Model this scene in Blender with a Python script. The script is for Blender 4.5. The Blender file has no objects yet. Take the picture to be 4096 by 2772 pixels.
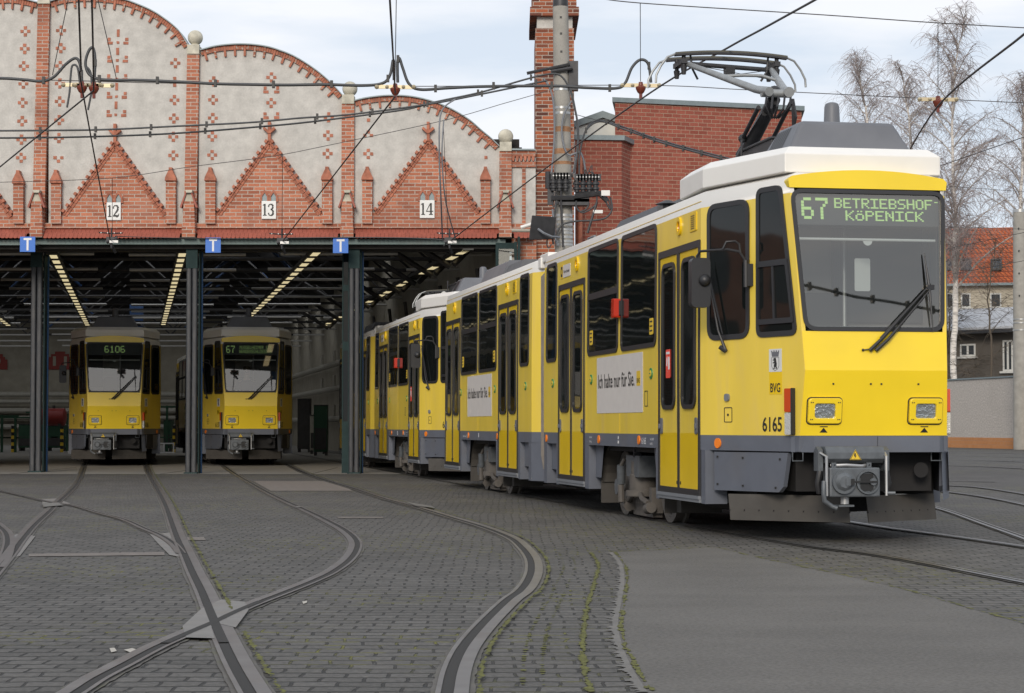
import bpy, bmesh, math, random
from mathutils import Vector, Matrix
R = math.radians
random.seed(7)
S = bpy.context.scene
col = S.collection

# ------------------------------------------------------------------ camera
FPX, PITCH, HC = 8250.7, .0381, .9761          # focal length in photo pixels, tilt, height
cam = bpy.data.objects.new('camera', bpy.data.cameras.new('camera')); col.objects.link(cam)
cam.location = (0, 0, HC); cam.rotation_euler = (math.pi/2 + PITCH, 0, 0)
cam.data.sensor_width = 36; cam.data.lens = FPX/4096*36; cam.data.clip_end = 3000; cam.data.clip_start = .1
S.camera = cam
# ------------------------------------------------------------------ light
SUN_EL, SUN_AZ = 23, 190                       # azimuth clockwise from +Y
w = bpy.data.worlds.new('World'); S.world = w; w.use_nodes = True
nt = w.node_tree; nt.nodes.clear()
def N(t, **k):
    n = nt.nodes.new(t)
    for a, b in k.items(): setattr(n, a, b)
    return n
sky = N('ShaderNodeTexSky', sky_type='NISHITA', sun_disc=False)
sky.sun_elevation = R(SUN_EL); sky.sun_rotation = R(SUN_AZ); sky.dust_density = 1.5; sky.air_density = 1.0
tc = N('ShaderNodeTexCoord'); mp = N('ShaderNodeMapping'); mp.inputs['Scale'].default_value = (1.4, 1.4, 6.5)
mp.inputs['Location'].default_value = (.35, .2, .15)
nz = N('ShaderNodeTexNoise'); nz.inputs['Scale'].default_value = 3.2; nz.inputs['Detail'].default_value = 7; nz.inputs['Roughness'].default_value = .52
cr = N('ShaderNodeValToRGB'); cr.color_ramp.elements[0].position = .43; cr.color_ramp.elements[1].position = .62
cr.color_ramp.elements[0].color = (0, 0, 0, 1)
pale = N('ShaderNodeMix', data_type='RGBA'); pale.inputs[0].default_value = .88; pale.inputs[7].default_value = (5.5, 6.05, 6.85, 1)
mx = N('ShaderNodeMix', data_type='RGBA'); mx.inputs[7].default_value = (7.0, 7.2, 7.6, 1)
bg = N('ShaderNodeBackground'); bg.inputs['Strength'].default_value = .10
out = N('ShaderNodeOutputWorld')
L = nt.links.new
L(tc.outputs['Generated'], mp.inputs['Vector']); L(mp.outputs[0], nz.inputs['Vector']); L(nz.outputs['Fac'], cr.inputs['Fac'])
L(cr.outputs['Color'], mx.inputs[0]); L(sky.outputs[0], pale.inputs[6]); L(pale.outputs[2], mx.inputs[6]); L(mx.outputs[2], bg.inputs['Color']); L(bg.outputs[0], out.inputs['Surface'])
sun = bpy.data.objects.new('sun', bpy.data.lights.new('sun', 'SUN')); col.objects.link(sun)
sun.data.energy = 1.65; sun.data.angle = R(18); sun.data.color = (1, .91, .80)
sun.rotation_euler = (R(90-SUN_EL), 0, R(180-SUN_AZ))
S.view_settings.view_transform = 'Standard'; S.view_settings.look = 'None'
S.view_settings.exposure = .44; S.view_settings.gamma = 1
S.cycles.max_bounces = 7; S.cycles.transparent_max_bounces = 8

# ------------------------------------------------------------------ photo pixel -> place
CP, SP = math.cos(PITCH), math.sin(PITCH)
def ray(x, y):
    a, b = x-2048, y-1386
    return Vector((a, FPX*CP+b*SP, FPX*SP-b*CP))
CAM = Vector((0, 0, HC))
def atY(x, y, Y, dy=0):
    d = ray(x, y); p = CAM + d*(Y/d.y); p.y -= dy; return p
def atZ(x, y, Z=0):
    d = ray(x, y); return CAM + d*((Z-HC)/d.z)

# ------------------------------------------------------------------ materials
def mat(name, colr, rough=.6, metal=0, spec=.5, noise=0, nscale=8, bump=0, bscale=60, emit=None, estr=1, dirt=0, dirtc=(.12,.1,.08), dscale=1.5, stretch=None, coat=0):
    m = bpy.data.materials.new(name); m.use_nodes = True; t = m.node_tree; b = t.nodes['Principled BSDF']
    b.inputs['Roughness'].default_value = rough; b.inputs['Metallic'].default_value = metal
    b.inputs['Specular IOR Level'].default_value = spec; b.inputs['Coat Weight'].default_value = coat; b.inputs['Coat Roughness'].default_value = .08
    b.inputs['Base Color'].default_value = (*colr, 1)
    l = t.links.new; cout = None
    tcn = t.nodes.new('ShaderNodeTexCoord'); vec = tcn.outputs['Object']
    if stretch:
        mpn = t.nodes.new('ShaderNodeMapping'); mpn.inputs['Scale'].default_value = stretch; l(vec, mpn.inputs[0]); vec = mpn.outputs[0]
    def noi(sc, det=5):
        n = t.nodes.new('ShaderNodeTexNoise'); n.inputs['Scale'].default_value = sc; n.inputs['Detail'].default_value = det; l(vec, n.inputs['Vector']); return n.outputs['Fac']
    if noise:
        r = t.nodes.new('ShaderNodeMapRange'); r.inputs['From Min'].default_value = .3; r.inputs['From Max'].default_value = .7
        r.inputs['To Min'].default_value = 1-noise; r.inputs['To Max'].default_value = 1+noise; l(noi(nscale), r.inputs['Value'])
        v = t.nodes.new('ShaderNodeVectorMath'); v.operation = 'SCALE'; v.inputs[0].default_value = colr; l(r.outputs[0], v.inputs['Scale']); cout = v.outputs[0]
    if dirt:
        r = t.nodes.new('ShaderNodeMapRange'); r.inputs['From Min'].default_value = .5; r.inputs['From Max'].default_value = .75; r.inputs['To Max'].default_value = dirt
        l(noi(dscale, 8), r.inputs['Value']); x = t.nodes.new('ShaderNodeMix'); x.data_type = 'RGBA'; x.inputs[6].default_value = (*colr, 1); x.inputs[7].default_value = (*dirtc, 1)
        if cout: l(cout, x.inputs[6])
        l(r.outputs[0], x.inputs[0]); cout = x.outputs[2]
    if cout: l(cout, b.inputs['Base Color'])
    if bump:
        bn = t.nodes.new('ShaderNodeBump'); bn.inputs['Strength'].default_value = bump; bn.inputs['Distance'].default_value = .02; l(noi(bscale), bn.inputs['Height']); l(bn.outputs[0], b.inputs['Normal'])
    if emit: b.inputs['Emission Color'].default_value = (*emit, 1); b.inputs['Emission Strength'].default_value = estr
    return m
def brickmat(name, c1, c2, mortar, bw=.25, rh=.075, ms=.011, patches=.35, pc=(.16,.06,.045), axes='XZ', rot=0, bumps=.5, light=None):
    m = bpy.data.materials.new(name); m.use_nodes = True; t = m.node_tree; b = t.nodes['Principled BSDF']; l = t.links.new
    b.inputs['Roughness'].default_value = .85; b.inputs['Specular IOR Level'].default_value = .25
    tcn = t.nodes.new('ShaderNodeTexCoord'); sp = t.nodes.new('ShaderNodeSeparateXYZ'); cb = t.nodes.new('ShaderNodeCombineXYZ'); l(tcn.outputs['Object'], sp.inputs[0])
    ad = t.nodes.new('ShaderNodeMath'); ad.operation = 'ADD'; l(sp.outputs['X'], ad.inputs[0]); l(sp.outputs['Y'], ad.inputs[1])
    l(ad.outputs[0], cb.inputs[0]); l(sp.outputs['Z'], cb.inputs[1])
    br = t.nodes.new('ShaderNodeTexBrick'); br.inputs['Scale'].default_value = 1; br.inputs['Brick Width'].default_value = bw; br.inputs['Row Height'].default_value = rh
    br.inputs['Mortar Size'].default_value = ms; br.inputs['Mortar Smooth'].default_value = .15; br.inputs['Bias'].default_value = 0
    br.inputs['Color1'].default_value = (*c1, 1); br.inputs['Color2'].default_value = (*c2, 1); br.inputs['Mortar'].default_value = (*mortar, 1)
    ns = t.nodes.new('ShaderNodeTexNoise'); ns.inputs['Scale'].default_value = 7; l(cb.outputs[0], ns.inputs['Vector'])
    wob = t.nodes.new('ShaderNodeVectorMath'); wob.operation = 'SCALE'; wob.inputs['Scale'].default_value = .008; l(ns.outputs['Color'], wob.inputs[0])
    wa = t.nodes.new('ShaderNodeVectorMath'); wa.operation = 'ADD'; l(wob.outputs[0], wa.inputs[0]); l(cb.outputs[0], wa.inputs[1]); l(wa.outputs[0], br.inputs['Vector'])
    n2 = t.nodes.new('ShaderNodeTexNoise'); n2.inputs['Scale'].default_value = .9; n2.inputs['Detail'].default_value = 8; l(cb.outputs[0], n2.inputs['Vector'])
    mr = t.nodes.new('ShaderNodeMapRange'); mr.inputs['From Min'].default_value = .48; mr.inputs['From Max'].default_value = .72; mr.inputs['To Max'].default_value = patches; l(n2.outputs['Fac'], mr.inputs['Value'])
    x = t.nodes.new('ShaderNodeMix'); x.data_type = 'RGBA'; x.inputs[7].default_value = (*pc, 1); l(mr.outputs[0], x.inputs[0]); l(br.outputs['Color'], x.inputs[6])
    n3 = t.nodes.new('ShaderNodeTexNoise'); n3.inputs['Scale'].default_value = 30; l(cb.outputs[0], n3.inputs['Vector'])
    m3 = t.nodes.new('ShaderNodeMapRange'); m3.inputs['To Min'].default_value = .75; m3.inputs['To Max'].default_value = 1.25; l(n3.outputs['Fac'], m3.inputs['Value'])
    v = t.nodes.new('ShaderNodeVectorMath'); v.operation = 'SCALE'; l(x.outputs[2], v.inputs[0]); l(m3.outputs[0], v.inputs['Scale']); fin = v.outputs[0]
    if light:
        n4 = t.nodes.new('ShaderNodeTexNoise'); n4.inputs['Scale'].default_value = 1.6; n4.inputs['Detail'].default_value = 9; l(tcn.outputs['Object'], n4.inputs['Vector'])
        m4 = t.nodes.new('ShaderNodeMapRange'); m4.inputs['From Min'].default_value = .55; m4.inputs['From Max'].default_value = .75; m4.inputs['To Max'].default_value = .4; l(n4.outputs['Fac'], m4.inputs['Value'])
        x4 = t.nodes.new('ShaderNodeMix'); x4.data_type = 'RGBA'; x4.inputs[7].default_value = (*light, 1); l(m4.outputs[0], x4.inputs[0]); l(fin, x4.inputs[6]); fin = x4.outputs[2]
    l(fin, b.inputs['Base Color'])
    bn = t.nodes.new('ShaderNodeBump'); bn.inputs['Strength'].default_value = bumps; bn.inputs['Distance'].default_value = .012; bn.invert = True; l(br.outputs['Fac'], bn.inputs['Height']); l(bn.outputs[0], b.inputs['Normal'])
    return m
YEL = (.80, .50, .035)
M = {}
M['yellow'] = mat('yellow_paint', (.81,.59,.07), .33, noise=.06, nscale=1.3, dirt=.42, dirtc=(.62,.45,.16), dscale=2.6, stretch=(3,3,.45), coat=.25)
M['yellow_front'] = mat('yellow_front_paint', (.85,.61,.02), .3, noise=.04, nscale=2, dirt=.12, dirtc=(.6,.42,.1), coat=.3)
M['yellow_door'] = mat('yellow_door_paint', (.78,.52,.004), .3, noise=.05, nscale=2, coat=.3)
M['white'] = mat('white_roof_paint', (.76,.74,.70), .4, noise=.04, nscale=3, dirt=.18, dirtc=(.5,.46,.4), dscale=3)
M['grey'] = mat('grey_paint', (.105,.115,.14), .5, noise=.08, nscale=4, dirt=.3, dirtc=(.12,.11,.1), dscale=3)
M['grey2'] = mat('light_grey_plastic', (.17,.18,.195), .55, noise=.06, nscale=4)
M['duct'] = mat('roof_duct_grey', (.13,.135,.15), .5, noise=.08, nscale=3, dirt=.25, dirtc=(.2,.2,.2))
M['rubber'] = mat('black_rubber', (.02,.02,.022), .45)
M['dark'] = mat('underframe_black', (.012,.011,.011), .8)
M['dust'] = mat('dusty_bogie_steel', (.088,.078,.068), .75, noise=.2, nscale=12, dirt=.5, dirtc=(.05,.04,.035), dscale=6)
M['dustl'] = mat('brown_dust_plate', (.055,.050,.044), .8, noise=.15, nscale=5)
M['coup'] = mat('coupler_grey', (.105,.115,.125), .45, metal=.2, noise=.15, nscale=15)
M['steel'] = mat('pale_steel', (.42,.42,.42), .4, metal=.6, noise=.1)
M['roof'] = mat('roof_grey', (.1,.1,.105), .7, noise=.1)
M['panto'] = mat('pantograph_tube', (.30,.31,.31), .45, metal=.4, noise=.12, nscale=9)
M['pantod'] = mat('pantograph_dark', (.045,.045,.048), .5, metal=.4, noise=.2, nscale=9)
M['carbon'] = mat('collector_olive', (.10,.095,.075), .5, metal=.4)
M['orange'] = mat('orange_lens', (.55,.06,.008), .2, coat=.6)
M['orange_r'] = mat('reflector_orange', (.85,.22,.02), .3)
M['redlamp'] = mat('red_lens', (.5,.03,.01), .2, coat=.6)
M['clear'] = mat('clear_lens', (.5,.5,.48), .15, spec=.8, bump=.5, bscale=80)
M['reflector'] = mat('headlamp_glass', (.42,.45,.46), .12, metal=.7, bump=.6, bscale=35)
M['black'] = mat('black_print', (.012,.012,.012), .5)
M['whitep'] = mat('white_print', (.7,.7,.7), .5)
M['poster'] = mat('poster_white', (.60,.56,.52), .5, noise=.03)
M['bvgy'] = mat('poster_yellow', (.7,.47,.03), .5)
M['green'] = mat('green_button', (.02,.2,.08), .4)
M['redst'] = mat('red_sticker', (.8,.07,.04), .5)
M['led'] = mat('led_green', (.25,.4,.12), .5, emit=(.42,.62,.22), estr=.62)
M['led2'] = mat('led_green_dim', (.12,.2,.06), .5, emit=(.42,.62,.22), estr=.22)
M['disp'] = mat('display_board', (.05,.053,.055), .5)
M['cabin'] = mat('cab_lining', (.24,.225,.205), .7, noise=.05)
M['paper'] = mat('paper', (.6,.6,.58), .8)
M['bellow'] = mat('bellows_rubber', (.17,.15,.13), .7, noise=.15)
M['skin'] = mat('skin', (.5,.3,.22), .5); M['cloth'] = mat('dark_jacket', (.03,.035,.06), .8)
def glassmat(name, c=(.008,.010,.010), bump=.10, bs=1.6):
    m = mat(name, c, .03, spec=.26, bump=0); t = m.node_tree; b = t.nodes['Principled BSDF']
    tcn = t.nodes.new('ShaderNodeTexCoord'); n = t.nodes.new('ShaderNodeTexNoise'); n.inputs['Scale'].default_value = bs; n.inputs['Detail'].default_value = 1
    t.links.new(tcn.outputs['Object'], n.inputs['Vector']); bn = t.nodes.new('ShaderNodeBump'); bn.inputs['Strength'].default_value = bump; bn.inputs['Distance'].default_value = .02
    t.links.new(n.outputs['Fac'], bn.inputs['Height']); t.links.new(bn.outputs[0], b.inputs['Normal']); return m
M['glass'] = glassmat('dark_window_glass')
def screenmat():
    m = bpy.data.materials.new('windscreen_glass'); m.use_nodes = True; t = m.node_tree; t.nodes.clear()
    o = t.nodes.new('ShaderNodeOutputMaterial'); a = t.nodes.new('ShaderNodeBsdfTransparent'); g = t.nodes.new('ShaderNodeBsdfGlossy'); x = t.nodes.new('ShaderNodeMixShader')
    a.inputs[0].default_value = (.72,.76,.75,1); g.inputs['Roughness'].default_value = .015; g.inputs[0].default_value = (1,.93,.84,1); x.inputs[0].default_value = .18
    t.links.new(a.outputs[0], x.inputs[1]); t.links.new(g.outputs[0], x.inputs[2]); t.links.new(x.outputs[0], o.inputs[0]); return m
M['screen'] = screenmat()

# ------------------------------------------------------------------ mesh builder
class MB:
    def __init__(s): s.v = []; s.f = []; s.m = []
    def add(s, vs, fs, mi=0):
        k = len(s.v); s.v += [tuple(p) for p in vs]
        for f in fs: s.f.append([i+k for i in f]); s.m.append(mi)
        return s
    def box(s, x0, x1, y0, y1, z0, z1, mi=0, T=None):
        vs = [(x,y,z) for z in (z0,z1) for y in (y0,y1) for x in (x0,x1)]
        if T: vs = [T(*v) for v in vs]
        return s.add(vs, [(0,2,3,1),(4,5,7,6),(0,1,5,4),(2,6,7,3),(0,4,6,2),(1,3,7,5)], mi)
    def prism(s, pts, fn, d0, d1, mi=0, sidemi=None):
        """pts 2D polygon; fn(a,b,d)->3D"""
        n = len(pts); vs = [fn(a,b,d0) for a,b in pts]+[fn(a,b,d1) for a,b in pts]
        s.add(vs, [list(range(n))[::-1], list(range(n,2*n))], mi)
        s.add(vs, [(i,(i+1)%n,n+(i+1)%n,n+i) for i in range(n)], mi if sidemi is None else sidemi); return s
    def ring(s, o, i, fn, d0, d1, mi=0):
        n = len(o); P = [fn(a,b,d1) for a,b in o]+[fn(a,b,d1) for a,b in i]+[fn(a,b,d0) for a,b in o]+[fn(a,b,d0) for a,b in i]
        fs = []
        for k in range(n):
            j = (k+1)%n; fs += [(k,j,n+j,n+k),(2*n+k,2*n+j,j,k),(n+k,n+j,3*n+j,3*n+k)]
        return s.add(P, fs, mi)
    def tube(s, path, r, n=8, mi=0, cap=True):
        P = [Vector(p) for p in path]; m = len(P); rs = r if isinstance(r,(list,tuple)) else [r]*m
        k = len(s.v); prev = None
        for i,p in enumerate(P):
            d = (P[min(i+1,m-1)]-P[max(i-1,0)]); d = d.normalized() if d.length > 1e-9 else Vector((0,0,1))
            if prev is None:
                u = d.orthogonal().normalized()
            else:
                u = prev - d*prev.dot(d); u = u.normalized() if u.length > 1e-6 else d.orthogonal().normalized()
            prev = u; w_ = d.cross(u)
            for j in range(n):
                a = 2*math.pi*j/n; q = p+(u*math.cos(a)+w_*math.sin(a))*rs[i]; s.v.append(tuple(q))
        for i in range(m-1):
            for j in range(n):
                a, b = k+i*n+j, k+i*n+(j+1)%n; s.f.append([a,b,b+n,a+n]); s.m.append(mi)
        if cap and n > 2:
            s.f.append([k+j for j in range(n)][::-1]); s.m.append(mi); s.f.append([k+(m-1)*n+j for j in range(n)]); s.m.append(mi)
        return s
    def ball(s, c, r, mi=0, n=16, sz=1):
        rows = n//2; vs = []; fs = []
        for i in range(rows+1):
            a = math.pi*i/rows
            for j in range(n):
                b = 2*math.pi*j/n; vs.append((c[0]+r*math.sin(a)*math.cos(b), c[1]+r*math.sin(a)*math.sin(b), c[2]+r*sz*math.cos(a)))
        for i in range(rows):
            for j in range(n): fs.append((i*n+j, i*n+(j+1)%n, (i+1)*n+(j+1)%n, (i+1)*n+j))
        return s.add(vs, fs, mi)
    def build(s, name, mats, parent=None, rotz=0, label=None, smooth=False, bevel=0, org=None, weld=False):
        me = bpy.data.meshes.new(name)
        vs = s.v if org is None else [(a-org[0], b-org[1], c-org[2]) for a,b,c in s.v]
        me.from_pydata(vs, [], s.f)
        for m_ in (mats if isinstance(mats,(list,tuple)) else [mats]): me.materials.append(M[m_] if isinstance(m_, str) else m_)
        me.polygons.foreach_set('material_index', s.m)
        bm = bmesh.new(); bm.from_mesh(me)
        if weld: bmesh.ops.remove_doubles(bm, verts=bm.verts, dist=1e-5)
        bmesh.ops.recalc_face_normals(bm, faces=bm.faces); bm.to_mesh(me); bm.free()
        if smooth: me.polygons.foreach_set('use_smooth', [True]*len(me.polygons)); 
        if smooth and smooth is not True: me.set_sharp_from_angle(angle=R(smooth))
        o = bpy.data.objects.new(name, me); col.objects.link(o)
        if parent: o.parent = parent
        if org is not None: o.location = org
        o.rotation_euler = (0,0,rotz)
        if label: o['label'] = label
        if bevel:
            b = o.modifiers.new('bevel','BEVEL'); b.width = bevel; b.segments = 2; b.limit_method = 'ANGLE'; b.angle_limit = R(35)
        return o
def empty(name, loc=(0,0,0), rz=0):
    o = bpy.data.objects.new(name, None); col.objects.link(o); o.location = loc; o.rotation_euler = (0,0,rz); o.empty_display_size = .2; return o
def tag(o, label=None, cat=None, group=None, kind=None):
    if label: o['label'] = label
    if cat: o['category'] = cat
    if group: o['group'] = group
    if kind: o['kind'] = kind
    return o
def rr(x0, x1, z0, z1, r, n=5):
    r = r if isinstance(r,(tuple,list)) else (r,)*4; p = []
    for (cx,cz,a0,q) in ((x1-r[0],z1-r[0],0,r[0]),(x0+r[1],z1-r[1],90,r[1]),(x0+r[2],z0+r[2],180,r[2]),(x1-r[3],z0+r[3],270,r[3])):
        for i in range(n+1):
            a = R(a0+90*i/n); p.append((cx+q*math.cos(a), cz+q*math.sin(a)))
    return p
def qr(c, r, n=5):
    """rounded quad: c = tr, tl, bl, br corners"""
    p = []
    for i in range(4):
        P, A, B = Vector(c[i]), Vector(c[i-1]), Vector(c[(i+1)%4])
        a = P+(A-P).normalized()*r; b = P+(B-P).normalized()*r
        for k in range(n+1):
            t = k/n; q = a*(1-t)**2+P*2*t*(1-t)+b*t*t; p.append((q.x, q.y))
    return p
def inset(poly, d):
    n = len(poly); outp = []
    area = sum(poly[i][0]*poly[(i+1)%n][1]-poly[(i+1)%n][0]*poly[i][1] for i in range(n)); s = 1 if area > 0 else -1
    for i in range(n):
        a, p, b = Vector(poly[i-1]), Vector(poly[i]), Vector(poly[(i+1)%n])
        d1 = (p-a); d2 = (b-p)
        if d1.length < 1e-7: d1 = d2
        if d2.length < 1e-7: d2 = d1
        t = (d1.normalized()+d2.normalized()).normalized(); nn = Vector((-t.y, t.x))*s
        c = max(.5, nn.dot(Vector((-d2.normalized().y, d2.normalized().x))*s)); q = p+nn*(d/c); outp.append((q.x,q.y))
    return outp
_tc = {}
def textpolys(txt, bold=0):
    k = (txt, bold)
    if k in _tc: return _tc[k]
    cu = bpy.data.curves.new('t','FONT'); cu.body = txt; cu.size = 1; cu.resolution_u = 3; cu.offset = bold
    o = bpy.data.objects.new('t', cu); col.objects.link(o)
    me = bpy.data.meshes.new_from_object(o.evaluated_get(bpy.context.evaluated_depsgraph_get()))
    vs = [(v.co.x, v.co.y) for v in me.vertices]; fs = [list(p.vertices) for p in me.polygons]
    bpy.data.objects.remove(o); bpy.data.curves.remove(cu); bpy.data.meshes.remove(me)
    x0 = min(v[0] for v in vs); vs = [(a-x0,b) for a,b in vs]; W = max(v[0] for v in vs)
    _tc[k] = (vs, fs, W); return _tc[k]
def text(mb, txt, fn, x0, x1, z0, h, off, mi=0, bold=0):
    """text from x0 to x1 with cap height h"""
    vs, fs, W = textpolys(txt, bold); sx = (x1-x0)/W; sz = h/.73
    mb.add([fn(x0+a*sx, z0+b*sz, off) for a,b in vs], fs, mi); return mb
FONT = dict(A="01110 10001 10001 11111 10001 10001 10001",B="11110 10001 10001 11110 10001 10001 11110",C="01111 10000 10000 10000 10000 10000 01111",
 D="11110 10001 10001 10001 10001 10001 11110",E="11111 10000 10000 11110 10000 10000 11111",F="11111 10000 10000 11110 10000 10000 10000",
 G="01111 10000 10000 10011 10001 10001 01111",H="10001 10001 10001 11111 10001 10001 10001",I="11111 00100 00100 00100 00100 00100 11111",
 K="10001 10010 10100 11000 10100 10010 10001",L="10000 10000 10000 10000 10000 10000 11111",M="10001 11011 10101 10101 10001 10001 10001",
 N="10001 11001 10101 10101 10011 10001 10001",O="01110 10001 10001 10001 10001 10001 01110",P="11110 10001 10001 11110 10000 10000 10000",
 R="11110 10001 10001 11110 10100 10010 10001",S="01111 10000 10000 01110 00001 00001 11110",T="11111 00100 00100 00100 00100 00100 00100",
 W="10001 10001 10001 10101 10101 11011 10001")
FONT['Ö']="01010 00000 01110 10001 10001 10001 01110"; FONT['Ü']="01010 00000 10001 10001 10001 10001 01110"
FONT['6']="01110 10000 10000 11110 10001 10001 01110"; FONT['7']="11111 00001 00010 00100 00100 00100 00100"
FONT['1']="00100 01100 00100 00100 00100 00100 01110"; FONT['0']="01110 10001 10001 10001 10001 10001 01110"
def led(mb, txt, fn, x0, x1, z0, z1, off, fat=False, dot=.9):
    n = len(txt)*6-1; cw = (x1-x0)/n; ch = (z1-z0)/7
    for i, c in enumerate(txt):
        if c not in FONT: continue
        for r_, row in enumerate(FONT[c].split()):
            for k, b in enumerate(row):
                if b == '1':
                    reps = 2 if fat else 1
                    for q in range(reps):
                        a = x0+(i*6+k)*cw + (q*cw*.5 if fat else 0); z = z1-r_*ch
                        ww = cw*dot*(.75 if fat else 1)
                        mb.add([fn(a,z-ch*dot,off),fn(a+ww,z-ch*dot,off+.0002*q),fn(a+ww,z,off+.0002*q),fn(a,z,off)], [(0,1,2,3)])

# ------------------------------------------------------------------ tram
HL, HW, HD, HB = .889, 2.918, 2.636, .40       # heights: yellow/grey line, white line, door head, door foot
def hw(z): return 1.1 if z < 1.7 else 1.1-.012*(z-1.7)/1.2
def SR(x, z, o=0): return (x, -(hw(z)+o), z)
def SL(x, z, o=0): return (x, hw(z)+o, z)
def tf(z):
    P = [(.2,8.98),(.75,8.98),(.889,8.99),(1.43,9.067),(1.733,9.03),(2.99,8.878),(3.1,8.86),(3.4,8.80)]
    for (a,b),(c,d) in zip(P,P[1:]):
        if z <= c: return b+(d-b)*max(0,(z-a))/(c-a)
    return P[-1][1]
CS = .3224; CN = math.hypot(1, CS)
def wf(z): return 1.1-CS*(tf(z)-7.582)
def CR(x, z, o=0): return (x+o*CS/CN, -(1.1-CS*(x-7.582)+o/CN), z)
def CL(x, z, o=0): a = CR(x,z,o); return (a[0], -a[1], z)
def FR(v, z, o=0): return (tf(z)+o, -v, z)     # v to the tram's right
def window(mb_f, mb_g, poly, fn, fw=.045, d=.012):
    i = inset(poly, fw); mb_f.ring(poly, i, fn, -.01, d); mb_g.prism(i, fn, -.01, d*.35)
def shell(sg, cabend=True):
    """yellow shell, white upper band, grey lower band. sg=+1 front section, -1 rear section"""
    ms = [MB(), MB(), MB()]
    zs = [.756,.889,1.43,1.733,2.0,2.918,2.985,3.06]
    def plan(z):
        w_ = hw(z) - (0 if z < 2.95 else (z-2.95)*.25)
        r = [(.12,w_-.12),(.40,w_),(7.582,w_),(tf(z),wf(z)-(0 if z<2.95 else (z-2.95)*.2))]
        return [(sg*x,-y) for x,y in r]+[(sg*x,y) for x,y in r[::-1]]
    for z0, z1 in zip(zs, zs[1:]):
        a, b = plan(z0), plan(z1); n = len(a)
        g = ms[2] if z1 <= .9 else (ms[0] if z1 <= 2.919 else ms[1])
        for i in range(n):
            j = (i+1)%n
            if i == 3 and 1.7 < z0 < 2.98:      # windscreen opening
                for s_ in (-1, 1):
                    q = .035; g.add([(sg*tf(z0),s_*wf(z0),z0),(sg*tf(z0),s_*(wf(z0)-q),z0),(sg*tf(z1),s_*(wf(z1)-q),z1),(sg*tf(z1),s_*wf(z1),z1)], [(0,1,2,3)])
                continue
            g.add([(*a[i],z0),(*a[j],z0),(*b[j],z1),(*b[i],z1)], [(0,1,2,3)])
    top = plan(3.06); t2 = [(x*.985+sg*.02, y*.86, ) for x,y in top]; n = len(top)
    ms[1].add([(*p,3.06) for p in top]+[(*p,3.115) for p in t2], [(i,(i+1)%n,n+(i+1)%n,n+i) for i in range(n)])
    b0 = plan(.756); ms[2].add([(*p,.756) for p in b0], [list(range(n))])
    return ms, t2
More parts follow.
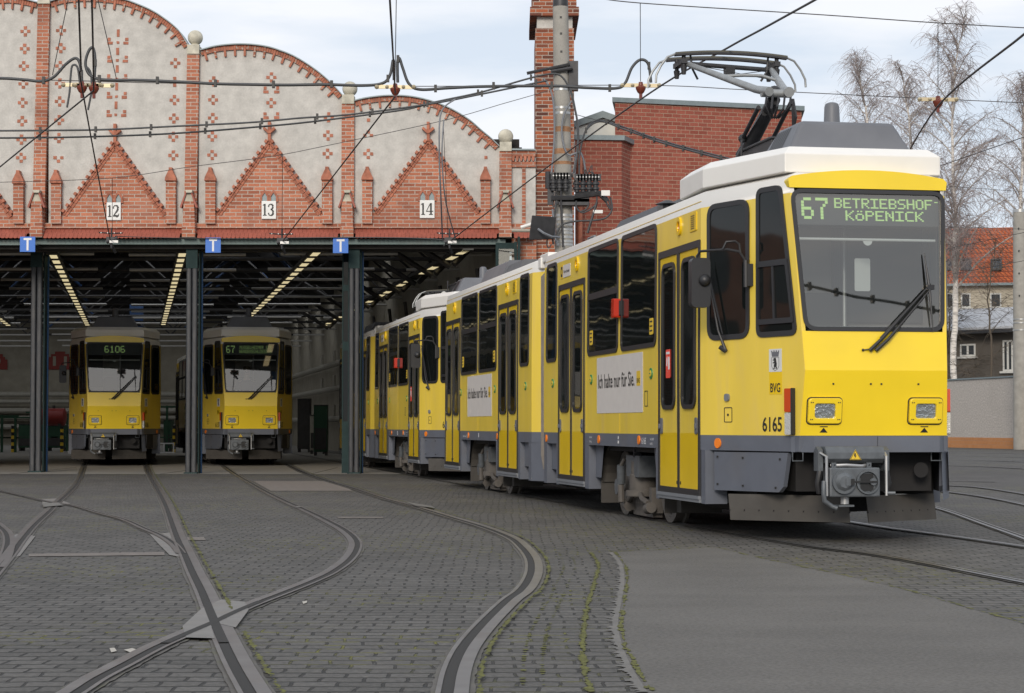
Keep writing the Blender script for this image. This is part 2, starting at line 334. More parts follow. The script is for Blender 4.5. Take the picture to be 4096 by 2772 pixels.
def build_tram(loc, ang, bend, label, number, dest, joint_only=False, panto='up', group='yellow articulated trams', fouling=None, side_ads=True, smallnum=None):
    T = tag(empty('tram', loc, ang), label, 'tram', group)
    SEC = {1: 0.0, -1: bend}
    for sg in (1, -1):
        rz = SEC[sg]
        (a, b, c), t2 = shell(sg)
        body = a.build('front_body' if sg > 0 else 'rear_body', 'yellow', T, rz, weld=True)
        body['label'] = 'yellow %s body shell with sloping cab' % ('front' if sg > 0 else 'rear')
        bw = b.build('white_band', 'white', body, smooth=30, weld=True); c.build('grey_band', 'grey', body, weld=True)
        r = MB(); n = len(t2); r.add([(*p,3.115) for p in t2]+[(p[0]*.97,p[1]*.6,3.17) for p in t2], [(i,(i+1)%n,n+(i+1)%n,n+i) for i in range(n)]+[list(range(n,2*n))]); r.build('roof', 'roof', T, rz)
        # side windows
        X = lambda u: sg*u
        def sidewin(u0, u1, fn, vent=False, st=None):
            f, g = MB(), MB(); x0, x1 = sorted((X(u0), X(u1))); window(f, g, rr(x0,x1,1.737,2.937,.1), fn)
            if vent: f.prism(rr(x0+.03,x1-.03,2.36,2.43,.01,1), fn, -.01, .013)
            o = g.build('side_window', 'glass', T, rz); f.build('window_frame', 'rubber', o)
            if st:
                s = MB(); xs = x0+.12 if st > 0 else x1-.26; s.prism(rr(xs,xs+.14,1.86,2.02,.01,1), fn, .004, .008)
                for k in range(3): s.prism(rr(xs+.02,xs+.12,1.89+k*.045,1.905+k*.045,.001,1), fn, .008, .0095, 1)
                s.build('window_sticker', ['bvgy','black'], o)
        for fn, right in ((SR, True), (SL, False)):
            sidewin(.5685, 1.1975, fn)
            if right:
                sidewin(2.921, 4.398, fn, True, 1 if sg > 0 else -1); sidewin(4.526, 6.012, fn, sg < 0, -1 if sg > 0 else 1)
            else:
                for u in (1.35, 2.9, 4.45, 6.0): sidewin(u, u+1.42, fn, True)
        # doors on the right side
        def door(u0, u1, red=False):
            x0, x1 = sorted((X(u0), X(u1))); um = (x0+x1)/2
            d = MB(); d.ring(rr(x0,x1,.315,HD,.012,1), rr(x0+.045,x1-.045,.37,HD-.065,.01,1), SR, -.02, .014); d.box(um-.03,um+.03,-1.11,-1.08,.36,HD-.06)
            do = d.build('door', 'rubber', T, rz)
            lf = MB()
            for lx0, lx1 in ((x0+.045, um-.03), (um+.03, x1-.045)):
                lf.prism(rr(lx0,lx1,HB,HD-.067,.006,1), SR, -.03, .002)
                xx = um-.065 if lx0 < um-.2 else um+.065
                lf.prism(rr(xx-.012,xx+.012,.43,.46,.01,2), SR, .002, .006, 1)
            lf.build('door_leaf', ['yellow_door','black'], do)
            for k, (lx0, lx1) in enumerate(((x0+.045, um-.03), (um+.03, x1-.045))):
                f, g = MB(), MB(); cx = (lx0+lx1)/2
                window(f, g, rr(cx-.245,cx+.245,1.124,2.508,.11), SR, .04, .018)
                f.build('door_window_frame', 'rubber', do); g.build('door_window', 'glass', do)
                hx = x0+.12 if k == 0 else x1-.12
                h = MB(); h.prism(rr(hx-.035,hx+.035,.895,1.045,.02,3), SR, .002, .014); h.prism(rr(hx-.012-(.03 if k==0 else -.03),hx+.012-(.03 if k==0 else -.03),.94,.99,.01,2), SR, .014, .03); h.build('door_handle', 'grey', do)
            if red:
                s = MB(); cx = x0+.045+.36; s.prism(rr(cx-.1,cx+.06,1.42,1.69,.01,1), SR, .008, .011)
                s.prism(rr(cx-.01,cx+.04,1.5,1.62,.005,1), SR, .011, .0125, 1); s.prism([(cx-.08,1.54),(cx-.05,1.53),(cx-.035,1.58),(cx-.05,1.63),(cx-.07,1.6)], SR, .011, .0125, 1)
                s.prism(rr(cx-.08,cx+.04,1.645,1.668,.002,1), SR, .011, .0125, 1); s.build('door_sticker', ['redst','whitep'], do)
            g = MB(); g.box(x0,x1,-1.115,-.7,.285,.335); g.box(x0-.005,x1+.005,-1.125,-1.10,.315,.345,1); g.box(x0+.02,x1-.02,-1.118,-1.09,.345,.40,2)
            g.build('door_step', ['grey2','grey2','rubber'], do)
        door(1.313, 2.765); door(6.104, 7.582, red=sg > 0)
        se = MB()
        for u in (2.86,4.462,6.055):
            for fn in (SR,SL): se.prism(rr(X(u)-.003,X(u)+.003,.895,1.70,.001,1), fn, -.001, .0015)
        for fn in (SR,SL): se.prism(rr(min(X(.45),X(7.57)),max(X(.45),X(7.57)),2.9755,2.981,.001,1), fn, -.02, -.004)
        se.build('panel_seam', 'yellow_door', T, rz)
        # skirts below the grey band (right and left)
        for s_ in (-1, 1):
            sk = MB()
            def wall(u0, u1, z0, z1, yy=1.1, th=.03, mi=0):
                x0, x1 = sorted((X(u0),X(u1))); y0, y1 = sorted((s_*yy, s_*(yy-th))); q_ = MB(); q_.box(x0,x1,y0,y1,z0,z1); q_.build('skirt_panel', 'grey', T, rz)
            for u0, u1 in ((2.767,2.965),(5.98,6.102),(1.17,1.311),(.42,.60)):
                wall(u0,u1,.27,.7555,1.0995,.26 if s_<0 else .1)
            wall(.60,1.17,.44,.7555,1.04,.03); wall(7.584,7.72,.28,.7555,1.095,.2)
            if s_ > 0: wall(1.311,2.767,.33,.7555,1.0995); wall(6.102,7.584,.33,.7555,1.0995)
            # wheel-arch inner plates
            for ua, ub, dirn in ((2.965,3.25,1),(5.98,5.72,-1)):
                q_ = MB(); q_.add([(X(ua),s_*1.02,.755),(X(ub+.12*dirn*1),s_*1.02,.755),(X(ub),s_*1.02,.40),(X(ua),s_*1.02,.40)], [(0,1,2,3)]); q_.build('arch_plate', 'grey', T, rz)
            # cab side box following the taper
            fn = CR if s_ < 0 else CL
            sk.prism([(sg*7.775 if sg>0 else 7.775,.405),(8.70,.412),(8.76,.46),(8.825,.745),(7.775,.742)], (lambda p,q,o: (sg*fn(p,q,o)[0], fn(p,q,o)[1], q)), -.05, -.01, 1)
            for bx, bz in ((7.83,.70),(8.2,.695),(8.72,.69),(7.83,.46),(8.2,.455),(8.66,.45)):
                c_ = fn(bx,bz,-.004); sk.box(sg*c_[0]-.008,sg*c_[0]+.008,c_[1]-.006,c_[1]+.006,bz-.008,bz+.008,2)
            # lower box of the joint end
            y0, y1 = sorted((s_*1.0,s_*1.06)); q_ = MB(); q_.add([(X(.12),s_*.98,.27),(X(.42),s_*1.1,.27),(X(.42),s_*1.1,.756),(X(.12),s_*.98,.756)], [(0,1,2,3)]); q_.build('skirt_panel', 'grey', T, rz)
            sk.build('cab_side_box', ['grey','grey','black'], T, rz)
        # underframe core, near-black to make the space below the body a dark recess
        u = MB()
        for (u0,u1) in ((.15,3.25),(5.75,8.3)):
            x0,x1 = sorted((X(u0),X(u1))); u.box(x0,x1,-.80,.80,.38,.755)
        x0,x1 = sorted((X(3.25),X(5.75))); u.box(x0,x1,-.32,.32,.35,.755); u.box(x0,x1,-.95,.95,.70,.755)
        x0,x1 = sorted((X(8.3),X(8.75))); u.box(x0,x1,-.60,.60,.42,.755)
        for (u0,u1) in ((.3,2.9),(6.15,7.6)):  # lower boxes added to darken the ground beneath the tram
            x0,x1 = sorted((X(u0),X(u1))); u.box(x0,x1,-.66,.66,.20,.38)
        x0,x1 = sorted((X(3.6),X(5.3))); u.box(x0,x1,-.55,.55,.13,.35)
        u.build('underframe', 'dark', T, rz)
        # bogie
        bg_ = MB(); cx = 4.45
        for s_ in (-1, 1):
            bg_.box(X(cx)-.85,X(cx)+.85,s_*.60-.08,s_*.60+.08,.30,.44)                       # side beam
            bg_.tube([(X(cx),s_*.84,.30),(X(cx),s_*.84,.46),(X(cx),s_*.84,.47),(X(cx),s_*.84,.60)], [.15,.15,.135,.135], 16)
            bg_.prism([(X(cx)-.27,.44),(X(cx)+.27,.44),(X(cx)+.30,.66),(X(cx)-.30,.66)], lambda a,b,d: (a,s_*d,b), .70, .96, 1)   # spring cup box
            bg_.tube([(X(cx),s_*.86,.24),(X(cx),s_*.86,.30)], .17, 16)
            bg_.box(X(cx)-.42,X(cx)+.42,s_*.80-.05,s_*.80+.05,.035,.085)                       # track brake shoe
            bg_.box(X(cx)-.38,X(cx)+.38,s_*.80-.04,s_*.80+.04,.085,.20)
            for k in range(7): bg_.tube([(X(cx)-.3+k*.1,s_*.86,.16),(X(cx)-.3+k*.1,s_*.86,.21)], .018, 8)
            for q in (-1,1):
                bg_.box(X(cx)+q*.44-.05,X(cx)+q*.44+.05,s_*.82-.06,s_*.82+.06,.08,.34)
                bg_.tube([(X(cx)+q*.40,s_*.9,.12),(X(cx)+q*.55,s_*.9,.14)], .055, 12)
                bg_.tube([(X(cx)+q*.05,s_*.9,.30),(X(cx)+q*.25,s_*.92,.22),(X(cx)+q*.42,s_*.9,.18)], .03, 8)
            # damper, caliper
            bg_.tube([(X(cx)-.52,s_*.96,.36),(X(cx)-.47,s_*.97,.55)], .045, 12, 1); bg_.tube([(X(cx)-.58,s_*.93,.32),(X(cx)-.58,s_*1.0,.32)], .085, 16, 1)
            bg_.tube([(X(cx)-.47,s_*.97,.55),(X(cx)-.40,s_*.95,.62)], .02, 8); bg_.tube([(X(cx)+.1,s_*.93,.66),(X(cx)+.0,s_*.9,.75)], .05, 10, 2)
            bg_.tube([(X(cx)-.45,s_*.98,.34),(X(cx)-.42,s_*.98,.16)], .035, 8)
            # mud guards and end plates
            arc = [(X(cx)-1.38+.0*a, 0) for a in (0,)]
            for q in (-1,1):
                xw = X(cx)+q*.95; pts = [(xw+math.cos(R(a))*.40*q, .35+math.sin(R(a))*.40) for a in range(0,100,14)]
                for p0, p1 in zip(pts, pts[1:]): bg_.add([(p0[0],s_*.70,p0[1]),(p1[0],s_*.70,p1[1]),(p1[0],s_*.98,p1[1]),(p0[0],s_*.98,p0[1])], [(0,1,2,3)], 3)
                bg_.box(xw+q*.44-.01,xw+q*.44+.01,min(s_*.6,s_*.98),max(s_*.6,s_*.98),.12,.45,3)
                bg_.box(min(xw+q*.45,xw+q*.62),max(xw+q*.45,xw+q*.62),min(s_*.45,s_*.86),max(s_*.45,s_*.86),.13,.36,3)
        bo = bg_.build('bogie', ['dust','coup','pantod','dustl'], T, rz, smooth=35)
        for wx in (-.95, .95):
            for s_ in (-1, 1):
                wh = MB(); x_ = X(cx)+wx; y0, y1 = s_*.70, s_*.81
                prof = [(.0,.02),(.09,.02),(.10,-.012),(.17,-.02),(.19,-.03),(.28,-.028),(.29,0),(.35,0),(.352,-.09),(.375,-.10),(.375,-.13),(.0,-.13)]
                nn = 28; k = []
                for rr_, yy in prof: k += [(x_+rr_*math.cos(2*math.pi*j/nn), s_*(.81+yy), .352+rr_*math.sin(2*math.pi*j/nn)) for j in range(nn)]
                wh.add(k, [(i*nn+j, i*nn+(j+1)%nn, (i+1)*nn+(j+1)%nn, (i+1)*nn+j) for i in range(len(prof)-1) for j in range(nn)])
                for j in range(6): a_ = j*math.pi/3+.3; wh.box(x_+.235*math.cos(a_)-.012,x_+.235*math.cos(a_)+.012,s_*.786-.004,s_*.786+.004,.352+.235*math.sin(a_)-.03,.352+.235*math.sin(a_)+.03,1)
                wh.build('wheel', ['dust','black'], T, rz, smooth=35)
        # side fittings
        for u, z in ((3.487,.822),(5.307,.828),(.58,.815)) if sg > 0 else ((5.3,.822),(2.85,.822)):
            r_ = MB(); r_.prism([(X(u)+.045*math.cos(a*.4488),z+.045*math.sin(a*.4488)) for a in range(14)], SR, 0, .012); r_.build('side_reflector', 'orange_r', T, rz)
        for u in ((3.111,5.807,.966) if sg > 0 else (6.03,3.05,.8)):
            z = 1.48; r_ = MB(); cp = lambda q: [(X(u)+q*math.cos(a*.3927),z+q*1.0*math.sin(a*.3927)) for a in range(16)]
            r_.prism(cp(.055), SR, 0, .010); r_.prism(cp(.032), SR, .010, .016, 1); r_.prism(rr(X(u)-.02,X(u)+.02,z-.006,z+.006,.004,1), SR, .016, .0175); r_.build('door_button', ['green','bvgy'], T, rz)
        for u in ((6.858,2.33) if sg > 0 else (6.7,2.15)):
            z = 2.82; r_ = MB(); cp = lambda q,e=1: [(X(u)+q*math.cos(a*.314),z+q*e*math.sin(a*.314)) for a in range(20)]
            r_.ring(cp(.075,1.15), cp(.05), SR, 0, .02); r_.prism(cp(.05), SR, 0, .006, 1); r_.build('side_lamp', ['yellow_door','redlamp'], T, rz)
        for u in ((7.34,) if sg > 0 else (1.62,)):
            r_ = MB(); r_.prism(rr(X(u)-.11,X(u)+.11,2.73,2.90,.01,1), SR, 0, .008)
            for k in range(7): r_.prism(rr(X(u)-.07,X(u)+.05,2.752+k*.019,2.760+k*.019,.002,1), SR, .008, .0095, 1)
            r_.build('side_vent', ['yellow_door','black'], T, rz)
        # advertising panel with its words
        if side_ads:
            x0, x1 = sorted((X(3.40), X(5.468))) if sg > 0 else (-5.40,-3.30)
            p = MB(); p.prism(rr(x0,x1,1.104,1.705,.004,1), SR, .001, .004); po = p.build('advert_panel', 'poster', T, rz)
            t_ = MB(); text(t_, 'Ich halte nur für Sie.', SR, x0+.07, x1-.34, 1.375, .155, .0055, bold=.012); t_.build('advert_lettering', 'black', po)
            t_ = MB(); t_.prism(rr(x1-.25,x1-.09,1.37,1.52,.002,1), SR, .004, .0055); text(t_, 'BVG', SR, x1-.235, x1-.105, 1.40, .05, .007, 1, bold=.01); t_.build('advert_badge', ['bvgy','black'], po)
        if sg > 0:
            p = MB(); p.prism(rr(1.541,1.953,2.714,2.862,.004,1), SR, .001, .005); text(p, 'Fahrscheine', SR, 1.58, 1.91, 2.765, .04, .0065, 1, bold=.008); p.build('ticket_sign', ['poster','black'], T, rz)
            p = MB(); p.prism(rr(1.395,1.535,2.71,2.87,.004,1), SR, .001, .005)
            p.ring(rr(1.42,1.51,2.73,2.85,.01,1), rr(1.44,1.49,2.76,2.82,.01,1), SR, .005, .0065, 1); p.build('ticket_symbol', ['bvgy','black'], T, rz)
            p = MB(); p.prism(rr(4.415,4.475,2.09,2.29,.02,2), SR, .0, .085); p.prism(rr(4.482,4.535,2.09,2.29,.02,2), SR, .0, .085); p.prism(rr(4.40,4.55,2.11,2.27,.01,1), SR, .0, .03, 1); p.build('brake_lamp', ['redlamp','rubber'], T, rz)
            p = MB(); p.ring(rr(5.54,5.665,1.16,1.315,.005,1), rr(5.548,5.657,1.168,1.307,.003,1), SR, 0, .003); p.build('side_flap', 'black', T, rz)
            sn = MB(); text(sn, smallnum or number, SR, 5.42,5.60,.79,.065,.004, bold=.01); text(sn, 'Eigenmasse', SR, 3.02,3.15,.835,.022,.004, bold=.01); text(sn, '20.340kg', SR, 3.02,3.13,.785,.022,.004, bold=.01)
            text(sn, 'Unt. 22.08.03', SR, 5.76,5.92,.83,.022,.004, bold=.01); text(sn, 'Ka. BVG', SR, 5.76,5.86,.785,.022,.004, bold=.01)
            sn.ring(rr(4.38,4.42,.785,.815,.002,1), rr(4.39,4.41,.79,.812,.002,1), SR, 0, .003); sn.box(4.395,4.405,-1.104,-1.1,.83,.86)
            sn.build('small_lettering', 'whitep', T, rz)
        else:
            sn = MB(); text(sn, smallnum or number, SR, -5.45,-5.33,.79,.06,.004, bold=.01); text(sn, 'Eigenmasse', SR, -5.8,-5.5,.80,.025,.004, bold=.01); sn.box(-4.405,-4.395,-1.104,-1.1,.80,.86); sn.build('small_lettering', 'whitep', T, rz)
    # ---- bellows between the sections
    b = MB(); prof = [(-1,.42),(-1.03,.6),(-1.03,2.85),(-.9,2.99),(.9,2.99),(1.03,2.85),(1.03,.6),(1,.42)]
    xs = [-.16+.32*i/16 for i in range(17)]
    for i, x in enumerate(xs):
        k = .0 if i % 2 else -.05
        for (y,z) in prof: b.v.append((x, y*(1+k*.9), z+(k if z>2.9 else 0)))
    n = len(prof)
    for i in range(16):
        for j in range(n-1): b.f.append([i*n+j,i*n+j+1,(i+1)*n+j+1,(i+1)*n+j]); b.m.append(0)
    bl = b.build('bellows', 'bellow', T)
    c = MB(); c.box(-.24,.26,-1.02,1.02,3.02,3.13); c.box(-.28,-.1,-1.04,1.04,2.95,3.09); c.build('joint_roof_cover', 'white', T, bevel=.015)
    # ---- cab: windscreen, side windows
    f, g = MB(), MB(); ws = qr([(.683,2.955),(-.683,2.955),(-.612,1.758),(.612,1.758)][0:4], .11)
    i_ = inset(ws, .035); f.ring(ws, i_, FR, -.02, .014); g.add([FR(a,z_,.0) for a,z_ in i_], [list(range(len(i_)))])
    so = g.build('windscreen', 'screen', T); f.build('windscreen_frame', 'rubber', so)
    for fn, rs in ((CR,1),(CL,-1)):
        f, g = MB(), MB(); window(f, g, qr([(8.319,2.931),(7.705,2.931),(7.70,1.722),(8.319,1.722)], .13), fn)
        o = g.build('cab_window', 'glass', T); f.build('window_frame', 'rubber', o)
        f, g = MB(), MB(); window(f, g, qr([(8.775,3.0),(8.425,3.0),(8.417,1.722),(8.978,1.722)], .085), fn)
        f.ring(qr([(8.858,2.37),(8.43,2.37),(8.435,1.83),(8.94,1.83)],.01,1), qr([(8.83,2.32),(8.455,2.32),(8.455,1.875),(8.905,1.875)],.01,1), fn, 0, .02)
        f.prism([(8.66,1.87),(8.685,1.87),(8.665,2.33),(8.64,2.33)], fn, 0, .016)
        o = g.build('quarter_window', 'glass', T); f.build('window_frame', 'rubber', o)
        # front indicator and marker lamps on the corner
        a = MB(); a.prism(rr(8.835,8.925,1.085,1.282,.012,2), fn, -.005, .035); o = a.build('indicator_lamp', 'orange', T, bevel=.01)
        if rs > 0:
            h = MB(); h.prism(rr(8.925,8.94,.895,1.285,.006,1), fn, -.005, .038); h.build('lamp_housing', 'rubber', o)
        a = MB(); a.prism(rr(8.84,8.925,.897,1.08,.012,2), fn, -.005, .035); a.build('marker_lamp', 'clear', T, bevel=.012)
        r_ = MB(); r_.prism([(7.851+.045*math.cos(q*.4488),.818+.045*math.sin(q*.4488)) for q in range(14)], fn, 0, .012); r_.build('side_reflector', 'orange_r', T)
        # crest: white field, mural crown, shield, bear
        c0, c1 = (8.589,8.763); cm = MB(); cm.prism(rr(c0,c1,1.425,1.618,.002,1), fn, .001, .003)
        fx = (lambda t_: c0+(c1-c0)*(t_ if rs>0 else 1-t_)); fz = lambda t_: 1.425+.193*t_
        G = lambda P, o1=.0045, mi=1: cm.prism([(fx(p),fz(q)) for p,q in P], fn, .003, o1, mi)
        cr_ = [(.25,.66),(.75,.66),(.82,.92),(.74,.93),(.72,.87),(.64,.87),(.63,.94),(.55,.94),(.54,.87),(.46,.87),(.45,.94),(.37,.94),(.36,.87),(.28,.87),(.26,.93),(.18,.92)]
        G(cr_, .0045, 2)
        sh = [(.2,.64),(.8,.64),(.8,.25),(.7,.12),(.5,.04),(.3,.12),(.2,.25)]
        cm.ring([(fx(p),fz(q)) for p,q in sh], [(fx(.5+(p-.5)*.92),fz(.36+(q-.36)*.94)) for p,q in sh], fn, .003, .0048, 2)
        G([(.42,.60),(.50,.62),(.56,.57),(.58,.46),(.62,.36),(.60,.24),(.64,.14),(.54,.12),(.53,.20),(.47,.24),(.44,.12),(.34,.13),(.40,.20),(.40,.30),(.44,.36),(.42,.40),(.33,.36),(.31,.40),(.43,.46),(.41,.50),(.32,.49),(.31,.53),(.42,.55),(.36,.57)], .0055, 1)
        cm.build('city_crest', ['paper','black','duct'], T)
        p = MB(); p.prism(rr(c0,c1,1.235,1.424,.002,1), fn, .001, .002); p.build('badge_patch', 'yellow_door', T)
        p = MB(); xa, xb = (8.607,8.742); 
        if rs < 0: xa, xb = xb, xa
        text(p, 'BVG', fn, xa, xb, 1.255, .078, .004, bold=.018)
        xa, xb = (8.495,8.762)
        if rs < 0: xa, xb = xb, xa
        text(p, number, fn, xa, xb, .925, .125, .004, bold=.015); p.build('side_lettering', 'black', T)
        if rs > 0:
            p = MB(); p.ring(rr(7.942,8.06,1.0,1.132,.012,2), rr(7.949,8.053,1.007,1.125,.008,2), fn, 0, .003, 1); p.prism([(8.0+.011*math.cos(q*.785),1.066+.011*math.sin(q*.785)) for q in range(8)], fn, 0, .006, 1); p.prism(rr(7.965,8.025,1.185,1.25,.02,2), fn, 0, .02, 0); p.build('cab_flap', ['grey2','black'], T)
            p = MB(); A_ = CR(7.992,1.62,.015); B_ = CR(7.93,1.80,.05); C_ = CR(7.76,2.36,.05); D_ = CR(7.96,1.80,.05)
            p.tube([A_,B_,C_],[.016,.011,.008],8); p.tube([A_,CR(7.95,1.66,.05)],.02,8); p.tube([CR(7.755,2.42,.05),CR(7.86,2.08,.04),CR(7.97,1.77,.035)],[.006,.011,.006],6); p.build('side_wiper', 'rubber', T)
        # mirror
        if rs > 0:
            p = MB(); base = CR(8.335,2.27,.03); hi = CR(8.30,2.475,.10); mid_ = CR(7.75,2.49,.33); mx_ = (7.62, mid_[1]-.02, 2.44)
            mc = (8.10, -1.24, 2.21)
            p.tube([base, CR(8.335,2.38,.05), CR(8.31,2.465,.10), CR(8.25,2.485,.18), (8.14,-1.25,2.48), (8.10,-1.27,2.44), (8.09,-1.27,2.22)], .012, 8)
            p.tube([CR(8.315,2.45,.09), CR(8.31,2.53,.10), CR(8.29,2.555,.13), CR(8.25,2.55,.19), CR(8.23,2.49,.21)], .01, 8)
            p.tube([CR(8.335,2.39,.05), CR(8.335,2.16,.05)], .022, 8); p.box(8.30,8.37,base[1]-.02,base[1]+.04,2.17,2.36)
            mo = p.build('mirror_arm', 'rubber', T, smooth=40)
            p = MB(); p.prism(rr(-.085,.085,-.215,.215,.04), lambda a_,b_,d: (mc[0]-.02+d, mc[1]+a_, mc[2]+b_), -.06, .045); p.ball((mc[0]+.03,mc[1]+.03,mc[2]+.02), .055, sz=1)
            p.build('mirror_housing', 'rubber', mo, smooth=40, bevel=.015)
    # visor above the windscreen
    v = MB(); arc = [(-.67+1.34*i/12) for i in range(13)]; zt = lambda a: 3.06+.06*(1-(a/.67)**2)
    top = [(a, zt(a)) for a in arc]; poly = [(.690,2.962),(.70,3.03)]+top[::-1]+[(-.70,3.03),(-.690,2.962)]
    v.prism(poly, lambda a_,b_,d: (8.62+d, -a_, b_), 0, .278); v.build('visor', 'yellow_front', T, bevel=.012)
    # front yellow apron with the crease
    ap = MB()
    zz = [.8895,1.43,1.755]
    for z0, z1 in zip(zz, zz[1:]):
        ap.add([FR(-wf(z0)+.004,z0,.004),FR(wf(z0)-.004,z0,.004),FR(wf(z1)-.004,z1,.004),FR(-wf(z1)+.004,z1,.004)], [(0,1,2,3)])
    ao = ap.build('front_apron', 'yellow_front', T, weld=True)
    dd = MB()
    for v0 in (.372,.046,-.046,-.37): c_ = FR(v0,1.318,.006); dd.box(c_[0]-.004,c_[0]+.004,c_[1]-.007,c_[1]+.007,1.311,1.325)
    for v0 in (.44,-.44): dd.prism([(v0-.034,.915),(v0+.034,.915),(v0,.955)], FR, .005, .008); dd.prism(rr(v0-.034,v0+.034,.960,.967,.001,1), FR, .005, .008)
    dd.build('apron_marks', 'black', ao)
    for s_ in (1,-1):
        h = MB(); cz = 1.093; cv = s_*.44; h.ring(rr(cv-.145,cv+.145,cz-.105,cz+.105,.03), qr([(cv+.088,cz+.06),(cv-.088,cz+.06),(cv-.088,cz-.06),(cv+.088,cz-.06)],.02,1)*1 if False else rr(cv-.088,cv+.088,cz-.06,cz+.06,.022), FR, .0, .035)
        ho = h.build('headlight_housing', 'yellow_front', T, bevel=.008)
        b_ = MB(); b_.ring(rr(cv-.155,cv+.155,cz-.115,cz+.115,.035), rr(cv-.146,cv+.146,cz-.106,cz+.106,.03), FR, .0, .006)
        for q1 in (-.125,-.11,.11,.125):
            for q2 in (-.07,.07): 
                c_ = FR(cv+q1,cz+q2,.036); b_.box(c_[0]-.003,c_[0]+.003,c_[1]-.004,c_[1]+.004,c_[2]-.004,c_[2]+.004)
        b_.build('headlight_seal', 'rubber', ho)
        l_ = MB(); pts = rr(cv-.088,cv+.088,cz-.06,cz+.06,.022); l_.prism(pts, FR, .0, .016); l_.build('headlight', 'reflector', T, bevel=.006)
    # bumper band
    bu = MB(); zl, zh = .752, .884
    P = [(7.9,-.995-.012),(8.90,-.69),(9.075,-.545),(9.075,.545),(8.90,.69),(7.9,1.007)]
    Pi = [(x-.1,y*.93) for x,y in P]; n = len(P)
    for z0_, z1_ in ((zl,zh),):
        for i in range(1,n-2): bu.add([(*P[i],z0_),(*P[i+1],z0_),(*P[i+1],z1_),(*P[i],z1_)],[(0,1,2,3)])
        bu.add([(*p,z0_) for p in P[1:-1]]+[(*p,z0_) for p in Pi[1:-1][::-1]],[list(range(8))]); bu.add([(*p,z1_) for p in P[1:-1]]+[(*p,z1_) for p in Pi[1:-1][::-1]],[list(range(8))])
    bu.box(9.074,9.0765,.001,.005,zl+.002,zh-.002,1)
    bu.build('bumper', ['grey','black'], T, weld=True)
    # coupler folded to the right side
    co = MB()
    co.prism([(9.10,.665),(9.20,.665),(9.245,.70),(9.245,.755),(9.21,.80),(9.10,.80)], lambda a_,b_,d: (a_,-d,b_), .0, .50)
    cpo = co.build('coupler', 'coup', T, bevel=.004)
    co = MB(); co.box(9.12,9.30,-.49,-.06,.39,.63); co.box(9.0,9.12,-.40,-.15,.42,.60); co.build('coupler_head', 'coup', cpo, bevel=.012)
    co = MB(); co.tube([(9.30,-.378,.515),(9.335,-.378,.515)],.098,24); co.tube([(9.33,-.378,.515),(9.36,-.378,.515)],[.085,.05],8); co.box(9.355,9.37,-.375,-.335,.485,.545)
    co.build('coupler_cone', 'coup', cpo, smooth=35)
    co = MB()
    nn=24; ring = lambda q: [(9.302,-.172+q*math.cos(2*math.pi*j/nn),.512+q*math.sin(2*math.pi*j/nn)) for j in range(nn)]
    co.add(ring(.1)+[(a+.025,b_,c_) for a,b_,c_ in ring(.098)]+[(a+.025,b_,c_) for a,b_,c_ in ring(.085)]+[(a+.001,b_,c_) for a,b_,c_ in ring(.08)], [(i*nn+j,i*nn+(j+1)%nn,(i+1)*nn+(j+1)%nn,(i+1)*nn+j) for i in range(3) for j in range(nn)]); co.tube([(9.303,-.125,.515),(9.325,-.125,.515)],.03,12)
    co.build('coupler_socket', 'coup', cpo, smooth=35)
    co = MB(); co.prism(rr(-.23,-.12,.44,.58,.02,2), lambda a_,b_,d: (9.302+d,a_,b_), .0, .003); co.box(9.334,9.338,-.36,-.1,.508,.522); co.box(9.337,9.374,-.335,-.305,.49,.54); co.build('coupler_slot', 'black', cpo)
    co = MB()
    for yy,s_ in ((-.54,-1),(.03,1)):
        co.prism([(-.06,.60),(.05,.60),(.05,.77),(-.01,.80),(-.06,.76)], lambda a_,b_,d: (9.14+a_, yy+s_*.0+d, b_), -.012, .03)
        co.tube([(9.15,yy+s_*.0,.76),(9.28,yy-s_*.03,.72),(9.28,yy-s_*.03,.40)], .012, 8, 1); co.tube([(9.2,yy,.60),(9.2,yy+s_*.02,.5),(9.18,yy,.42)], .025, 8, 2)
    co.tube([(9.27,-.53,.52),(9.29,-.54,.42),(9.28,-.53,.36),(9.29,-.47,.315),(9.3,-.43,.30)], .02, 10, 0)
    co.tube([(9.2,-.33,.39),(9.2,-.33,.33)], .035, 12, 1); co.box(9.14,9.26,-.40,-.27,.31,.325); co.tube([(9.27,.0,.42),(9.3,.07,.42)],.015,8)
    co.tube([(9.20,-.45,.645),(9.24,-.33,.65),(9.24,-.2,.642),(9.2,-.12,.65)], .014, 8, 1)
    for yy in (-.44,-.14): co.ring([(yy-.02,.63),(yy+.02,.63),(yy+.02,.67),(yy-.02,.67)],[(yy-.008,.642),(yy+.008,.642),(yy+.008,.658),(yy-.008,.658)], lambda a_,b_,d:(9.24+d,a_,b_),0,.02)
    co.build('coupler_linkage', ['coup','steel','rubber'], cpo, smooth=40)
    co = MB(); tri = lambda q,zc: [(-.252-q,zc-q*.6),(-.252+q,zc-q*.6),(-.252,zc+q*1.1)]
    co.prism(tri(.05,.722), lambda a_,b_,d:(9.2455+d,a_,b_),0,.002,0); o1=tri(.046,.722); o2=tri(.040,.722); co.ring(o1,o2,lambda a_,b_,d:(9.2455+d,a_,b_),.002,.003,1)
    co.prism([(-.262,.745),(-.247,.745),(-.252,.727),(-.243,.727),(-.258,.702),(-.254,.720),(-.264,.720)],lambda a_,b_,d:(9.2455+d,a_,b_),.002,.003,1); co.build('warning_triangle', ['orange_r' if False else 'bvgy','black'], cpo)
    # brackets, horn, ploughs
    fr = MB()
    for yy in (-.66,.55): fr.tube([(8.99,yy-.045,.75),(8.99,yy-.045,.68),(8.99,yy+.045,.68),(8.99,yy+.045,.75)], .006, 6)
    fr.build('front_bracket', 'coup', T)
